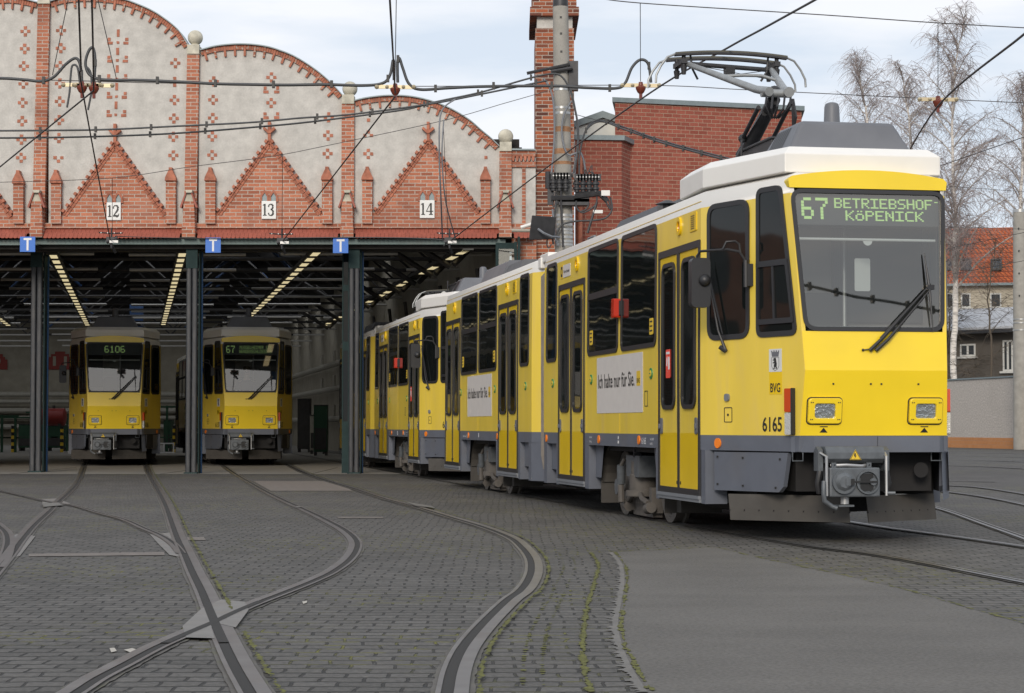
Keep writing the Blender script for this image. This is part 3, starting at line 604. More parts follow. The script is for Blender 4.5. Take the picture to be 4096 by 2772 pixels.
    ho_ = MB(); ho_.tube([(8.85,.45,.60),(8.9,.45,.60)], [.05,.065], 16); ho_.build('horn', 'dark', T, smooth=30)
    ho_ = MB(); fnn=lambda x_,y_,z_: (x_,y_,z_); ho_.add([(8.3,.92,.42),(8.78,.75,.42),(8.80,.73,.75),(8.3,.92,.75)],[(0,1,2,3)]); ho_.add([(8.72,.77,.36),(8.86,.66,.34),(8.88,.64,.75),(8.72,.77,.75)],[(0,1,2,3)],1); ho_.build('front_side_plate', ['dark','grey'], T)
    for (xa,ya),(xb,yb),lab in (((8.22,-1.02),(8.93,-.20),0),((8.93,-.04),(8.42,.76),1)):
        pl = MB(); q = []
        for t_ in range(9):
            u_ = t_/8; x_, y_ = xa+(xb-xa)*u_, ya+(yb-ya)*u_
            nx, ny = (yb-ya), -(xb-xa); ln = math.hypot(nx,ny); nx, ny = abs(nx)/ln, ny/ln*(1 if ny*(y_ or 1)>0 else 1)
            q.append((x_+nx*.05, y_, .165)); q.append((x_+nx*.02,y_,.27)); q.append((x_-nx*.03,y_,.385))
        for t_ in range(8):
            for k in range(2): a0=t_*3+k; pl.f.append([a0,a0+1,a0+4,a0+3]); pl.m.append(0)
        pl.v = q+[(x_-.02,y_,z_) for x_,y_,z_ in q]
        n_ = len(q); pl.f += [[i+n_ for i in f_] for f_ in pl.f]; pl.m += [0]*16
        for t_ in range(9):
            p_ = q[t_*3+1]; pl.box(p_[0]-.002,p_[0]+.006,p_[1]-.008,p_[1]+.008,p_[2]-.028,p_[2]-.014,1)
        pl.build('plough_blade', ['dustl','dark'], T)
    # wipers on the windscreen
    wp = MB(); W_ = lambda v_,z_,o: FR(v_,z_,o)
    wp.tube([W_(.062,1.594,.03),W_(-.05,1.70,.05),W_(-.475,2.135,.05)],[.017,.014,.007],8); wp.tube([W_(.008,1.594,.03),W_(-.10,1.69,.05),W_(-.50,2.12,.05)],[.017,.014,.007],8)
    wp.tube([W_(-.03,1.70,.045),W_(-.50,2.16,.045)],.006,6); wp.box(*(lambda c_: (c_[0]-.02,c_[0]+.01,c_[1]-.03,c_[1]+.03,c_[2]-.02,c_[2]+.02))(W_(-.495,2.13,.05)))
    wp.tube([W_(-.462,2.42,.03),W_(-.485,2.13,.045),W_(-.503,1.765,.03)],[.005,.014,.004],8)
    wp.tube([W_(.11,1.60,.02),W_(.04,1.61,.03)],.005,6); wp.ball(W_(.115,1.60,.018),.012,n=8)
    wp.build('windscreen_wiper', 'rubber', T, smooth=40)
    # cab interior
    ci = MB(); ci.box(7.62,7.66,-1.03,1.03,1.0,3.02); ci.box(7.66,8.95,-.60,.60,1.0,1.03)
    ci.add([(7.66,-1.04,1.0),(8.95,-.60,1.0),(8.76,-.66,2.98),(7.66,-1.03,2.98)],[(0,1,2,3)]); ci.add([(7.66,1.04,1.0),(8.95,.60,1.0),(8.76,.66,2.98),(7.66,1.03,2.98)],[(0,1,2,3)])
    ci.add([(7.66,-1.03,2.98),(8.80,-.66,2.98),(8.80,.66,2.98),(7.66,1.03,2.98)],[(0,1,2,3)])
    ci.prism([(8.45,1.60),(8.97,1.80),(9.0,1.74),(8.95,1.2),(8.5,1.2)], lambda a_,b_,d:(a_,-d,b_), -.56,.56, 1)
    ci.box(7.665,7.70,-.95,-.3,1.9,2.75,2); ci.box(7.665,7.70,.1,.95,1.9,2.75,2); ci.tube([(7.95,.12,1.1),(7.95,.12,2.95)],.02,8,3)
    cio = ci.build('cab_interior', ['cabin','grey2','disp','steel'], T)
    st = MB(); st.prism(rr(-.24,.24,1.45,1.52,.03,2), lambda a_,b_,d:(8.0+d,a_-.05,b_),-.2,.25); st.prism(rr(-.23,.23,1.5,2.15,.08,3), lambda a_,b_,d:(7.84+d,a_-.05,b_),-.06,.04); st.build('driver_seat', 'black', T, bevel=.02)
    if panto == 'up' or not True: pass
    rb = MB(); rb.tube([FR(.60,2.535,-.06),FR(-.60,2.535,-.06)],.012,8); rb.prism([(.04*math.cos(R(a_)),2.525-.04*abs(math.sin(R(a_)))) for a_ in range(0,181,20)], FR, -.066,-.055); rb.build('blind_rail', 'paper', cio)
    rb = MB(); rb.prism(rr(-.12,.02,2.12,2.40,.01,1), lambda a_,b_,d:(7.705+d+.9,-a_+.0,b_),0,.003); rb.build('paper_sheet', 'paper', cio) if number == '6165' else None
    # destination display
    dp = MB(); dp.prism(rr(-.64,.64,2.655,2.93,.02,2), FR, -.16, -.045); do_ = dp.build('destination_display', 'disp', T)
    lt = MB(); F2 = lambda a_,b_,o: FR(-a_, b_, o)
    if dest == 'A':
        led(lt, '67', F2, -.575, -.345, 2.70, 2.885, -.042, fat=True); led(lt, 'BETRIEBSHOF', F2, -.285, .585, 2.80, 2.885, -.042, fat=True); led(lt, 'KÖPENICK', F2, -.19, .50, 2.695, 2.78, -.042, fat=True)
        lt.box(*(lambda c_:(c_[0],c_[0]+.001,c_[1]-.015,c_[1]+.015,c_[2],c_[2]+.008))(F2(.62,2.86,-.042)))
    elif dest == 'B':
        led(lt, '6106', F2, -.24, .24, 2.71, 2.875, -.042, fat=True)
    elif dest == 'C':
        led(lt, '67', F2, -.58, -.38, 2.70, 2.875, -.042, fat=True); led(lt, 'MÜGGELHEIMER STR', F2, -.26, .50, 2.80, 2.875, -.042); led(lt, 'WENDENSCHLOSSSTR', F2, -.27, .50, 2.70, 2.78, -.042)
    if lt.v: lt.build('display_digits', 'led' if dest == 'A' else 'led2', do_)
    # ---- roof pod, duct, antenna
    pd = MB(); P0 = [(6.62,-.98),(6.72,-1.05),(7.58,-1.07),(8.78,-.69),(8.78,.69),(7.58,1.07),(6.72,1.05),(6.62,.98)]
    P1 = [(x,y,3.085 if i in (0,1,6,7) else (3.095 if i in (2,5) else 3.105)) for i,(x,y) in enumerate(P0)]; P2 = [(x,y,3.265) for x,y in P0]; P3 = [(x-(.10 if x>8 else -.12 if x<7 else .03),y*(.92 if abs(y)>.8 else .90),3.335) for x,y in P0]; n = 8
    pd.add(P1+P2+P3, [(k*n+i,k*n+(i+1)%n,(k+1)*n+(i+1)%n,(k+1)*n+i) for k in (0,1) for i in range(n)]+[list(range(n))[::-1],list(range(2*n,3*n))])
    po = pd.build('roof_pod', 'white', T, bevel=.008)
    du = MB(); A_ = [(7.60,-.56),(8.50,-.56),(8.50,.56),(7.60,.56)]; B_ = [(7.78,-.42),(8.39,-.42),(8.39,.42),(7.78,.42)]
    du.add([(x,y,3.33) for x,y in A_]+[(x,y,3.605) for x,y in B_], [(0,1,5,4),(1,2,6,5),(2,3,7,6),(3,0,4,7),(4,5,6,7),(0,3,2,1)]); duo = du.build('air_duct', 'duct', T, bevel=.035)
    sl = MB()
    for k in range(7):
        x_ = 7.80+k*.062; sl.add([(x_,-.553,3.35),(x_+.026,-.553,3.35),(x_+.026,-.442,3.57),(x_,-.442,3.57)],[(0,1,2,3)])
    sl.build('duct_slots', 'black', duo)
    an = MB(); an.tube([(7.99,.0,3.59),(7.99,.0,3.79),(7.99,0,3.82),(7.99,0,3.832)],[.074,.066,.056,.03],16); an.build('antenna', 'duct', T, smooth=40)
    # boxes on the roof
    rx = MB(); rx.box(6.65,7.55,-.42,.35,3.33,3.56); rx.box(6.63,7.57,-.44,.37,3.56,3.58); rx.tube([(6.75,-.46,3.35),(6.75,-.46,3.66)],.012,6); rx.tube([(6.6,-.5,3.42),(6.64,-.52,3.42)],.05,12,1); rx.box(5.9,6.7,-.3,.3,3.15,3.40); rx.build('roof_box', ['pantod','clear'], T, bevel=.006)
    rx = MB(); rx.prism([(.55,3.12),(.35,3.42),(-.35,3.42),(-.55,3.12)], lambda a_,b_,d:(d,a_,b_), 1.35, 3.55); rx.prism([(.5,3.12),(.33,3.40),(-.33,3.40),(-.5,3.12)], lambda a_,b_,d:(d,a_,b_), 3.55, 4.1,1); rx.box(-.1,1.2,-.35,.35,3.12,3.2)
    for k in range(12): rx.box(3.6+k*.04,3.615+k*.04,-.47,-.36,3.2,3.36,1)
    rx.build('resistor_box', ['pantod','roof'], T)
    rx = MB(); rx.tube([(5.0,-.72,3.13),(5.0,-.72,3.22),(5.0,-.72,3.23)],[.05,.05,.13],14); rx.tube([(5.0,-.72,3.23),(5.0,-.72,3.27)],[.13,.03],14); rx.build('roof_lamp', 'pantod', T)
    rx = MB(); rx.tube([(1.7,-.82,3.09),(1.7,-.82,3.17),(2.05,-.82,3.17),(2.05,-.82,3.09)],.014,8); rx.build('roof_handle', 'grey2', T)
    rx = MB(); rx.prism([(.6,3.12),(.42,3.50),(-.42,3.50),(-.6,3.12)], lambda a_,b_,d:(d,a_,b_), -7.6, -5.6); rx.build('rear_duct', 'duct', T, bend, bevel=.03)
    rx = MB(); rx.add([(x,y,3.12) for x,y in ((-7.3,-.6),(-4.3,-.6),(-4.3,.6),(-7.3,.6))]+[(x,y,3.42) for x,y in ((-6.9,-.42),(-4.4,-.42),(-4.4,.42),(-6.9,.42))],[(0,1,5,4),(1,2,6,5),(2,3,7,6),(3,0,4,7),(4,5,6,7)]); rx.build('rear_roof_unit', 'roof', T, bend) 
    # ---- pantograph
    pn = MB(); bz = 3.22
    pn.box(4.1,6.0,-.45,-.38,bz-.05,bz); pn.box(4.1,6.0,.38,.45,bz-.05,bz); pn.box(4.2,4.3,-.5,.5,bz-.04,bz+.03)
    for x_ in (4.2,5.8):
        for y_ in (-.42,.42): pn.tube([(x_,y_,3.1),(x_,y_,3.12),(x_,y_,3.17)],[.06,.035,.06],10)
    po_ = pn.build('pantograph', 'pantod', T, smooth=40)
    if panto == 'up': base, knee, head = Vector((4.30,0,3.28)), Vector((6.38,0,4.15)), Vector((4.69,0,4.80))
    else: base, knee, head = Vector((4.45,0,3.28)), Vector((6.3,0,3.40)), Vector((4.6,0,3.58))
    a = MB(); a.tube([base, base.lerp(knee,.97)], [.088,.062], 14); a.tube([base+Vector((.25,.16,-.03)), knee+Vector((.06,.13,-.07))], .022, 8)
    a.tube([base+Vector((.9,-.03,.45)) if panto=='up' else base, knee+Vector((-.22,-.05,-.14))], .03, 8)
    a.tube([base.lerp(knee,.62)+Vector((0,-.10,.02)), knee+Vector((-.12,-.14,-.10))], .022, 8); a.ball(base.lerp(knee,.62)+Vector((0,-.10,.02)), .045, n=10)
    a.build('lower_arm', 'pantod', po_, smooth=40)
    a = MB(); kl, kr = knee+Vector((0,.10,.02)), knee+Vector((0,-.10,.02))
    a.tube([kl+Vector((0,.05,0)), kr+Vector((0,-.05,0))], .040, 14)
    hl_, hr_ = head+Vector((.10,.46,-.12)), head+Vector((.10,-.46,-.08))
    a.tube([kl+Vector((.10,0,0)), kl.lerp(hl_,.12), hl_.lerp(kl,.01)], [.050,.044,.030], 14); a.tube([kr+Vector((.10,0,0)), kr.lerp(hr_,.12), hr_.lerp(kr,.01)], [.046,.038,.028], 14)
    q1, q2 = kl.lerp(hl_,.52), kr.lerp(hr_,.55); a.tube([q1, q1.lerp(q2,.3)+Vector((0,0,.04)), q1.lerp(q2,.6)+Vector((0,0,.03)), q2], .017, 10)
    a.tube([hl_, hr_], .024, 12, 1); a.tube([hl_, q2],.004,5,1); a.tube([hr_, q1],.004,5,1)
    a.prism([(-.05,0),(.05,0),(.035,-.10),(-.035,-.10)], lambda p_,q_,d: (head.x+.1+p_, d, head.z-.11+q_), -.05,.05,1)
    a.ball(knee+Vector((-.05,0,.04)), .065, 1, n=12)
    for k in range(5): a.tube([knee+Vector((.08,.12-k*.06,-.02)), knee+Vector((.10,.10-k*.06,-.12-.02*(k%2))), knee+Vector((0,.02-k*.02,-.22))], .012, 6, 1)
    a.prism([(0,0),(.05,-.01),(.14,-.20),(.02,-.36)], lambda p_,q_,d: (knee.x-.05+p_-.1, .2+d, knee.z+.0+q_), 0,.015, 1)
    a.build('upper_arm', ['panto','pantod'], po_, smooth=40)
    a = MB()
    for dx in (-.17,.17):
        b0 = [(-.60+1.2*i/14) for i in range(15)]; yz = lambda y: .035*(1-(y/.6)**2)
        for (h0,h1,mi) in ((.0,.018,0),(-.018,.0,1)):
            a.add([(head.x+dx+e,y,head.z+yz(y)+hh) for y in b0 for e,hh in ((-.035,h0),(.035,h0),(.035,h1),(-.035,h1))],
                  [(i*4+k,i*4+(k+1)%4,(i+1)*4+(k+1)%4,(i+1)*4+k) for i in range(14) for k in range(4)]+[(0,1,2,3),(56,57,58,59)], mi)
        for s_ in (-1,1): a.tube([(head.x+dx,s_*.58,head.z+.01),(head.x+dx,s_*.68,head.z-.03),(head.x+dx,s_*.75,head.z-.12),(head.x+dx,s_*.80,head.z-.22),(head.x+dx,s_*.805,head.z-.30)],.012,8,2)
    for s_ in (-1,1):
        for dx in (-.14,.14): a.tube([(head.x+dx,s_*.5,head.z),(head.x+dx,s_*.5,head.z-.11),(head.x+dx,s_*.5,head.z-.12),(head.x+dx,s_*.5,head.z-.2)],[.022,.022,.034,.022],10,1)
        a.box(head.x-.18,head.x+.18,s_*.5-.03,s_*.5+.03,head.z-.09,head.z-.04,1); a.tube([(head.x+.1,s_*.42,head.z+.02),(head.x+.12,s_*.40,head.z-.14),(head.x+.1,s_*.34,head.z-.24)],.012,8,1)
    a.build('collector_head', ['carbon','pantod','panto'], po_, smooth=40)
    return T

# ================================================================== GROUND
def paving_mat():
    m = bpy.data.materials.new('sett_paving'); m.use_nodes = True; t = m.node_tree; b = t.nodes['Principled BSDF']; l = t.links.new
    b.inputs['Roughness'].default_value = .75; b.inputs['Specular IOR Level'].default_value = .35
    def n_(ty, **k):
        n = t.nodes.new(ty)
        for a, c in k.items(): setattr(n, a, c)
        return n
    tcn = n_('ShaderNodeTexCoord'); P = tcn.outputs['Object']
    ns = n_('ShaderNodeTexNoise'); ns.inputs['Scale'].default_value = .7; ns.inputs['Detail'].default_value = 6; l(P, ns.inputs['Vector'])
    sc = n_('ShaderNodeVectorMath', operation='SCALE'); sc.inputs['Scale'].default_value = .10; l(ns.outputs['Color'], sc.inputs[0])
    ad = n_('ShaderNodeVectorMath', operation='ADD'); l(P, ad.inputs[0]); l(sc.outputs[0], ad.inputs[1])
    br = n_('ShaderNodeTexBrick'); br.inputs['Scale'].default_value = 1; br.inputs['Brick Width'].default_value = .30; br.inputs['Row Height'].default_value = .145
    br.inputs['Mortar Size'].default_value = .016; br.inputs['Mortar Smooth'].default_value = .55; br.inputs['Color1'].default_value = (.076,.071,.064,1); br.inputs['Color2'].default_value = (.108,.101,.092,1); br.inputs['Mortar'].default_value = (.026,.024,.021,1)  # dark row joints kept wide to take in shade along rounded sett edges
    nw = n_('ShaderNodeTexNoise'); nw.inputs['Scale'].default_value = 3.5; nw.inputs['Detail'].default_value = 3; l(P, nw.inputs['Vector'])
    sw = n_('ShaderNodeVectorMath', operation='MULTIPLY'); sw.inputs[1].default_value = (.06,.075,0); l(nw.outputs['Color'], sw.inputs[0])
    a2 = n_('ShaderNodeVectorMath', operation='ADD'); l(ad.outputs[0], a2.inputs[0]); l(sw.outputs[0], a2.inputs[1])
    s3 = n_('ShaderNodeVectorMath', operation='MULTIPLY'); s3.inputs[1].default_value = (1.8,1,1); l(a2.outputs[0], s3.inputs[0]); l(s3.outputs[0], br.inputs['Vector'])
    # dark flecks in the joints where setts meet, and moss
    def noise(scale, lo, hi, a=0, c=1, det=6):
        q = n_('ShaderNodeTexNoise'); q.inputs['Scale'].default_value = scale; q.inputs['Detail'].default_value = det; l(P, q.inputs['Vector'])
        r = n_('ShaderNodeMapRange'); r.inputs['From Min'].default_value = lo; r.inputs['From Max'].default_value = hi; r.inputs['To Min'].default_value = a; r.inputs['To Max'].default_value = c; l(q.outputs['Fac'], r.inputs['Value']); return r.outputs[0]
    def mul(a, c):
        q = n_('ShaderNodeMath', operation='MULTIPLY'); q.use_clamp = True
        for i, v in enumerate((a, c)):
            if isinstance(v, (int,float)): q.inputs[i].default_value = v
            else: l(v, q.inputs[i])
        return q.outputs[0]
    def mixc(f, a, c):
        x = n_('ShaderNodeMix', data_type='RGBA'); l(f, x.inputs[0]); l(a, x.inputs[6]); x.inputs[7].default_value = (*c,1); return x.outputs[2]
    fine = noise(38, .3, .7, .66, 1.34); big = noise(.35, .35, .65, .90, 1.10, 5)
    v1 = n_('ShaderNodeVectorMath', operation='SCALE'); l(br.outputs['Color'], v1.inputs[0]); l(mul2 := fine, v1.inputs['Scale'])
    v2 = n_('ShaderNodeVectorMath', operation='SCALE'); l(v1.outputs[0], v2.inputs[0]); l(big, v2.inputs['Scale'])
    c = mixc(noise(1.1, .58, .76, 0, .30, 9), v2.outputs[0], (.15,.135,.118))
    moss = mul(mul(br.outputs['Fac'], noise(7, .50, .56)), noise(.40, .48, .58, 0, 1.0, 4))
    c = mixc(moss, c, (.13,.125,.02)); c = mixc(noise(70, .72, .76, 0, .6, 2), c, (.30,.28,.25))
    l(c, b.inputs['Base Color'])
    bn = n_('ShaderNodeBump'); bn.invert = True; bn.inputs['Strength'].default_value = .8; bn.inputs['Distance'].default_value = .015; l(br.outputs['Fac'], bn.inputs['Height'])
    q = n_('ShaderNodeTexNoise'); q.inputs['Scale'].default_value = 30; q.inputs['Detail'].default_value = 6; l(P, q.inputs['Vector'])
    b2 = n_('ShaderNodeBump'); b2.inputs['Strength'].default_value = .5; b2.inputs['Distance'].default_value = .01; l(q.outputs['Fac'], b2.inputs['Height']); l(bn.outputs[0], b2.inputs['Normal']); l(b2.outputs[0], b.inputs['Normal'])
    return m
M['sett'] = paving_mat()
def grain(m, sc, lo, hi):
    t = m.node_tree; b = t.nodes['Principled BSDF']; lk = b.inputs['Base Color'].links[0]; src = lk.from_socket
    tcn = t.nodes.new('ShaderNodeTexCoord'); n = t.nodes.new('ShaderNodeTexNoise'); n.inputs['Scale'].default_value = sc; n.inputs['Detail'].default_value = 8; t.links.new(tcn.outputs['Object'], n.inputs['Vector'])
    r = t.nodes.new('ShaderNodeMapRange'); r.inputs['From Min'].default_value = .3; r.inputs['From Max'].default_value = .7; r.inputs['To Min'].default_value = lo; r.inputs['To Max'].default_value = hi; t.links.new(n.outputs['Fac'], r.inputs['Value'])
    v = t.nodes.new('ShaderNodeVectorMath'); v.operation = 'SCALE'; t.links.new(src, v.inputs[0]); t.links.new(r.outputs[0], v.inputs['Scale']); t.links.new(v.outputs[0], b.inputs['Base Color'])
M['asphalt'] = mat('worn_asphalt', (.116,.108,.097), .85, noise=.07, nscale=.9, dirt=.25, dirtc=(.100,.092,.082), dscale=1.2, stretch=(.5,2.2,1), bump=.6, bscale=55)
grain(M['asphalt'], 60, .72, 1.28); grain(M['asphalt'], 1.1, .88, 1.12)
M['floor'] = mat('hall_concrete', (.22,.205,.18), .8, noise=.12, nscale=1.2, dirt=.4, dirtc=(.1,.09,.08), dscale=1.2)
M['railhead'] = mat('worn_rail_steel', (.135,.13,.125), .34, metal=.5, noise=.22, nscale=5, dirt=.8, dirtc=(.085,.066,.052), dscale=2.2)
M['groove'] = mat('rail_groove', (.022,.02,.018), .9)
M['railedge'] = mat('rail_edge_filling', (.10,.092,.082), .85, noise=.2, nscale=6, dirt=.4, dirtc=(.10,.11,.03), dscale=5)
M['crossplate'] = mat('crossing_casting', (.185,.173,.158), .55, metal=.2, noise=.12, nscale=6, dirt=.3, dirtc=(.2,.16,.12), dscale=4)
M['filler'] = mat('pale_joint_filler', (.145,.136,.124), .85, noise=.15, nscale=5)
M['moss'] = mat('moss', (.10,.10,.018), .95, noise=.4, nscale=14)
M['droppings'] = mat('pale_litter', (.42,.39,.34), .8)
M['drain'] = mat('cast_iron_cover', (.15,.128,.11), .7, noise=.2, nscale=10)
g = MB(); g.add([(-700,-300,0),(700,-300,0),(700,1500,0),(-700,1500,0)], [(0,1,2,3)]); tag(g.build('ground', 'sett'), 'grey stone setts of the depot yard', kind='structure')

def Z7(X, Y): return atZ(X/1.1348, 1800+Y/1.1348)
def Z8(X, Y): return atZ(2048+X/1.1348, 1800+Y/1.1348)
def Z6(X, Y): return atZ(2500+X/1.2099, 900+Y/1.2099)
def smooth_path(P, sub=6):
    P = [Vector((p[0],p[1],0)) for p in P]; o = []
    for i in range(len(P)-1):
        p0, p1, p2, p3 = P[max(i-1,0)], P[i], P[i+1], P[min(i+2,len(P)-1)]
        d = max((p2-p1).length, 1e-6)
        m1 = (p2-p0)/max((p2-p1).length+(p1-p0).length,1e-6)*d; m2 = (p3-p1)/max((p3-p2).length+(p2-p1).length,1e-6)*d
        for k in range(sub):
            t = k/sub; o.append(p1*(2*t**3-3*t*t+1)+m1*(t**3-2*t*t+t)+p2*(-2*t**3+3*t*t)+m2*(t**3-t*t))
    o.append(P[-1]); return o
def strip(mb, P, a, b_, z, mi=0, wob=0):
    k = len(mb.v); n = len(P)
    for i, p in enumerate(P):
        d = (P[min(i+1,n-1)]-P[max(i-1,0)]); d.z = 0; d = d.normalized(); nn = Vector((d.y,-d.x,0))
        j = random.uniform(-wob,wob) if wob else 0; j2 = random.uniform(-wob,wob) if wob else 0
        mb.v.append(tuple(p+nn*(a+j)+Vector((0,0,z)))); mb.v.append(tuple(p+nn*(b_+j2)+Vector((0,0,z))))
    for i in range(n-1): mb.f.append([k+2*i,k+2*i+1,k+2*i+3,k+2*i+2]); mb.m.append(mi)
rail_n = [0]
CC_ = Z7(984,783)
def resample(P, step):
    o = [P[0]]; acc = 0
    for a, b in zip(P, P[1:]):
        L_ = (b-a).length
        if L_ < 1e-6: continue
        n = int(L_/step)
        for k in range(1, n+1): o.append(a.lerp(b, k/(n+1)))
        o.append(b)
    return o
def moss_strip(mb, P, c_, wid, z, mi=0, dens=.8, step=.035):
    """uneven line of moss tufts along a joint"""
    P = resample(P, step); n = len(P); s_ = 0
    for i in range(n-1):
        p = P[i]; d = (P[i+1]-p); d.z = 0; d = d.normalized(); nn = Vector((d.y,-d.x,0)); s_ += .11
        if (p-CC_).length < .6: continue
        g_ = .5+.5*math.sin(s_*1.7)*math.sin(s_*.63+1)
        if random.random() > dens*(.45+.8*g_): continue
        q = p+nn*(c_+random.gauss(0,wid*.35)); a_ = random.uniform(.4,1.1)*wid*(.5+g_); m_ = 7; f0 = random.random()*6
        mb.add([(q.x+d.x*step*1.1*math.cos(f0+k*.9)*random.uniform(.6,1.2)+nn.x*a_*math.sin(f0+k*.9), q.y+d.y*step*1.1*math.cos(f0+k*.9)+nn.y*a_*math.sin(f0+k*.9)*random.uniform(.6,1.2), z+random.random()*.0009) for k in range(m_)], [list(range(m_))], mi)
def rail(P, label, w_=1.0, side=1, moss=False, sub=6, cat='rail'):
    P = smooth_path(P, sub) if sub > 1 else [Vector((p[0],p[1],0)) for p in P]
    e = rail_n[0]*.00045; rail_n[0] += 1; s = side; mb = MB()
    strip(mb, P, -.072*w_, .072*w_, .004+e, 2, .006)
    strip(mb, P, s*.005*w_, s*.054*w_, .012+e, 0); strip(mb, P, -s*.038*w_, s*.005*w_, .009+e, 1); strip(mb, P, -s*.056*w_, -s*.038*w_, .012+e, 0)
    if moss: moss_strip(mb, P, s*.090*w_, .011, .0148+e, 3, .8, .02)
    tag(mb.build('grooved_rail', ['railhead','groove','railedge','moss'], org=None), label, cat, 'grooved rails in the yard')
z7 = lambda L: [Z7(*p) for p in L]
z8 = lambda L: [Z8(*p) for p in L]
R1 = z7([(385,60),(375,90),(350,150),(310,195),(265,235),(215,285),(150,345),(90,415),(50,470),(0,530)]); R1.append(R1[-1]*2-R1[-2])
R2 = z7([(660,60),(672,95),(700,150),(735,210),(762,265),(786,330),(812,400),(845,470),(885,560),(930,650),(985,780),(1040,900),(1090,1000),(1150,1103)]); R2.append(R2[-1]*2-R2[-2])
R3 = z7([(1000,62),(1050,100),(1130,150),(1200,190),(1290,235),(1400,285),(1490,330),(1560,370),(1604,410),(1612,445),(1580,500),(1500,560),(1400,607),(1280,655),(1150,705),(1030,757),(980,782),(850,838),(700,905),(550,985),(430,1048),(345,1103)]); R3.append(R3[-1]*2-R3[-2])
R4 = z7([(1300,65),(1370,100),(1450,130),(1600,175),(1750,225),(1900,265),(2050,310),(2200,355),(2324,405)])+z8([(55,450),(92,500),(100,550),(85,600),(48,650)])+z7([(2324,685),(2250,755),(2180,830),(2125,900),(2092,960),(2068,1030),(2055,1103)]); R4.append(R4[-1]*2-R4[-2])
R5 = z7([(0,188),(120,215),(230,240),(330,255),(450,290),(560,320),(650,360),(730,395),(785,432),(822,475)])
R6 = z7([(-20,335),(0,350),(30,378),(42,410),(38,450),(20,500),(-10,540)])
rail(R1, 'left rail of the track under the tram numbered 6106'); rail(R2, 'thick right rail of the track leading from the tram numbered 6106', 1.1, -1, moss=True); rail(R3, 'rail curving from the left wheels of the tram showing route 67 in the hall', 1.0, 1)
rail(R4, 'rail sweeping in a wide bend between the yard setts and the asphalt patch', 1.1, -1, moss=True); rail(R5, 'thin rail crossing the left rail and joining the thick one', .7); rail(R6, 'short curved rail end at the left border', .9, -1)
# rails under the leaving tram: the two parallel tracks follow its axis
ta = -1.3908; Jt = Vector((1.4033, 26.0452, 0))
fw = Vector((math.cos(ta), math.sin(ta), 0)); rt = Vector((math.sin(ta), -math.cos(ta), 0))
R7 = [Jt+fw*t+rt*.775 for t in (-60,-40,-20,-10,0,5.5)]+[Jt+fw*9.5+rt*.74]+z8([(1650,480),(1900,524),(2200,583),(2324,607)]); R7.append(R7[-1]*2-R7[-2])
R8 = [Jt+fw*t-rt*.775 for t in (-60,-40,-20,-10,0,5.5)]+z8([(1480,325),(1700,358),(1980,395),(2324,445)]); R8.append(R8[-1]*2-R8[-2])
rail(R7, 'near rail under the leading tram numbered 6165', .8); rail(R8, 'far rail under the leading tram numbered 6165', .8, -1)
rail(z8([(1820,225),(1870,248),(2000,288),(2150,343),(2324,405),(2500,475)]), 'rail curving past the nose of the leading tram', .8)
for L_, lb in (([(1530,1262),(1700,1272),(1931,1305),(2100,1340)],'first pale rail beyond the nose of the leading tram'),([(1400,1283),(1600,1300),(1800,1330),(2000,1372)],'second pale rail beyond the nose of the leading tram'),([(1480,1242),(1640,1243),(1800,1246)],'short pale rail in the asphalt beyond the nose'),
               ([(1400,1162),(1700,1170),(1931,1182),(2100,1192)],'rail crossing the far yard before the plastered wall'),([(1400,1140),(1700,1141),(1931,1148),(2100,1152)],'far rail crossing the yard near the plastered wall'),([(1400,1104),(1700,1104),(2100,1112)],'farthest rail at the foot of the plastered wall'),([(1400,1125),(1700,1122),(2100,1130)],'rail second from the plastered wall')):
    rail([Z6(*p) for p in L_], lb, .9, sub=3)
# crossing plates and drains
def patch(pts, m_, z, name, lab, cat, kind=None):
    mb = MB(); mb.add([(p.x,p.y,z) for p in pts], [list(range(len(pts)))]); return tag(mb.build(name, m_), lab, cat, kind=kind)
patch(z7([(918,728),(1000,690),(1112,700),(1128,738),(1070,818),(1000,802),(960,818),(975,868),(845,864),(828,812)]), 'crossplate', .0138, 'crossing_plate', 'pale steel plate where the two thick rails cross', 'crossing plate')
mb = MB(); cc = Z7(984,783)
for k_, (Rr_, s_) in enumerate(((R2,-1),(R3,1))):
    Q_ = [p for p in resample(smooth_path(Rr_), .05) if (p-cc).length < 1.1]; strip(mb, Q_, -s_*.0415*(1 if k_ == 0 else .91), s_*.0055, .0144+.0005*k_, 0)
tag(mb.build('rail_groove', 'groove'), 'dark crossing grooves in the pale steel plate', 'groove')
patch(z7([(190,225),(255,222),(320,245),(250,262),(195,262)]), 'crossplate', .0068, 'crossing_plate', 'small pale plate where the thin rail crosses the left rail', 'crossing plate')
patch(z7([(680,385),(775,378),(812,440),(820,490),(770,480),(720,430)]), 'crossplate', .0066, 'crossing_plate', 'pale plate where the thin rail joins the thick rail', 'crossing plate')
patch(z7([(45,390),(110,382),(160,395),(90,485),(20,500),(40,450)]), 'crossplate', .0067, 'crossing_plate', 'pale plate beside the left rail near the curved rail end', 'crossing plate')
patch(z7([(848,398),(925,397),(935,411),(852,412)]), 'drain', .005, 'drain_cover', 'small rectangular cover right of the thick rail', 'drain cover')
patch(z7([(130,474),(745,466),(748,480),(130,486)]), 'drain', .0052, 'point_rod_cover', 'long thin point rod cover between the two rails', 'rod cover')
patch(z7([(1150,142),(1530,142),(1600,187),(1230,187)]), 'drain', .0053, 'concrete_slab', 'pale concrete slab between the rails before the hall', 'concrete slab')
patch(z7([(1530,305),(1735,305),(1742,311),(1535,311)]), 'drain', .0054, 'drain_cover', 'thin metal strip cover in the setts below the slab', 'drain cover')
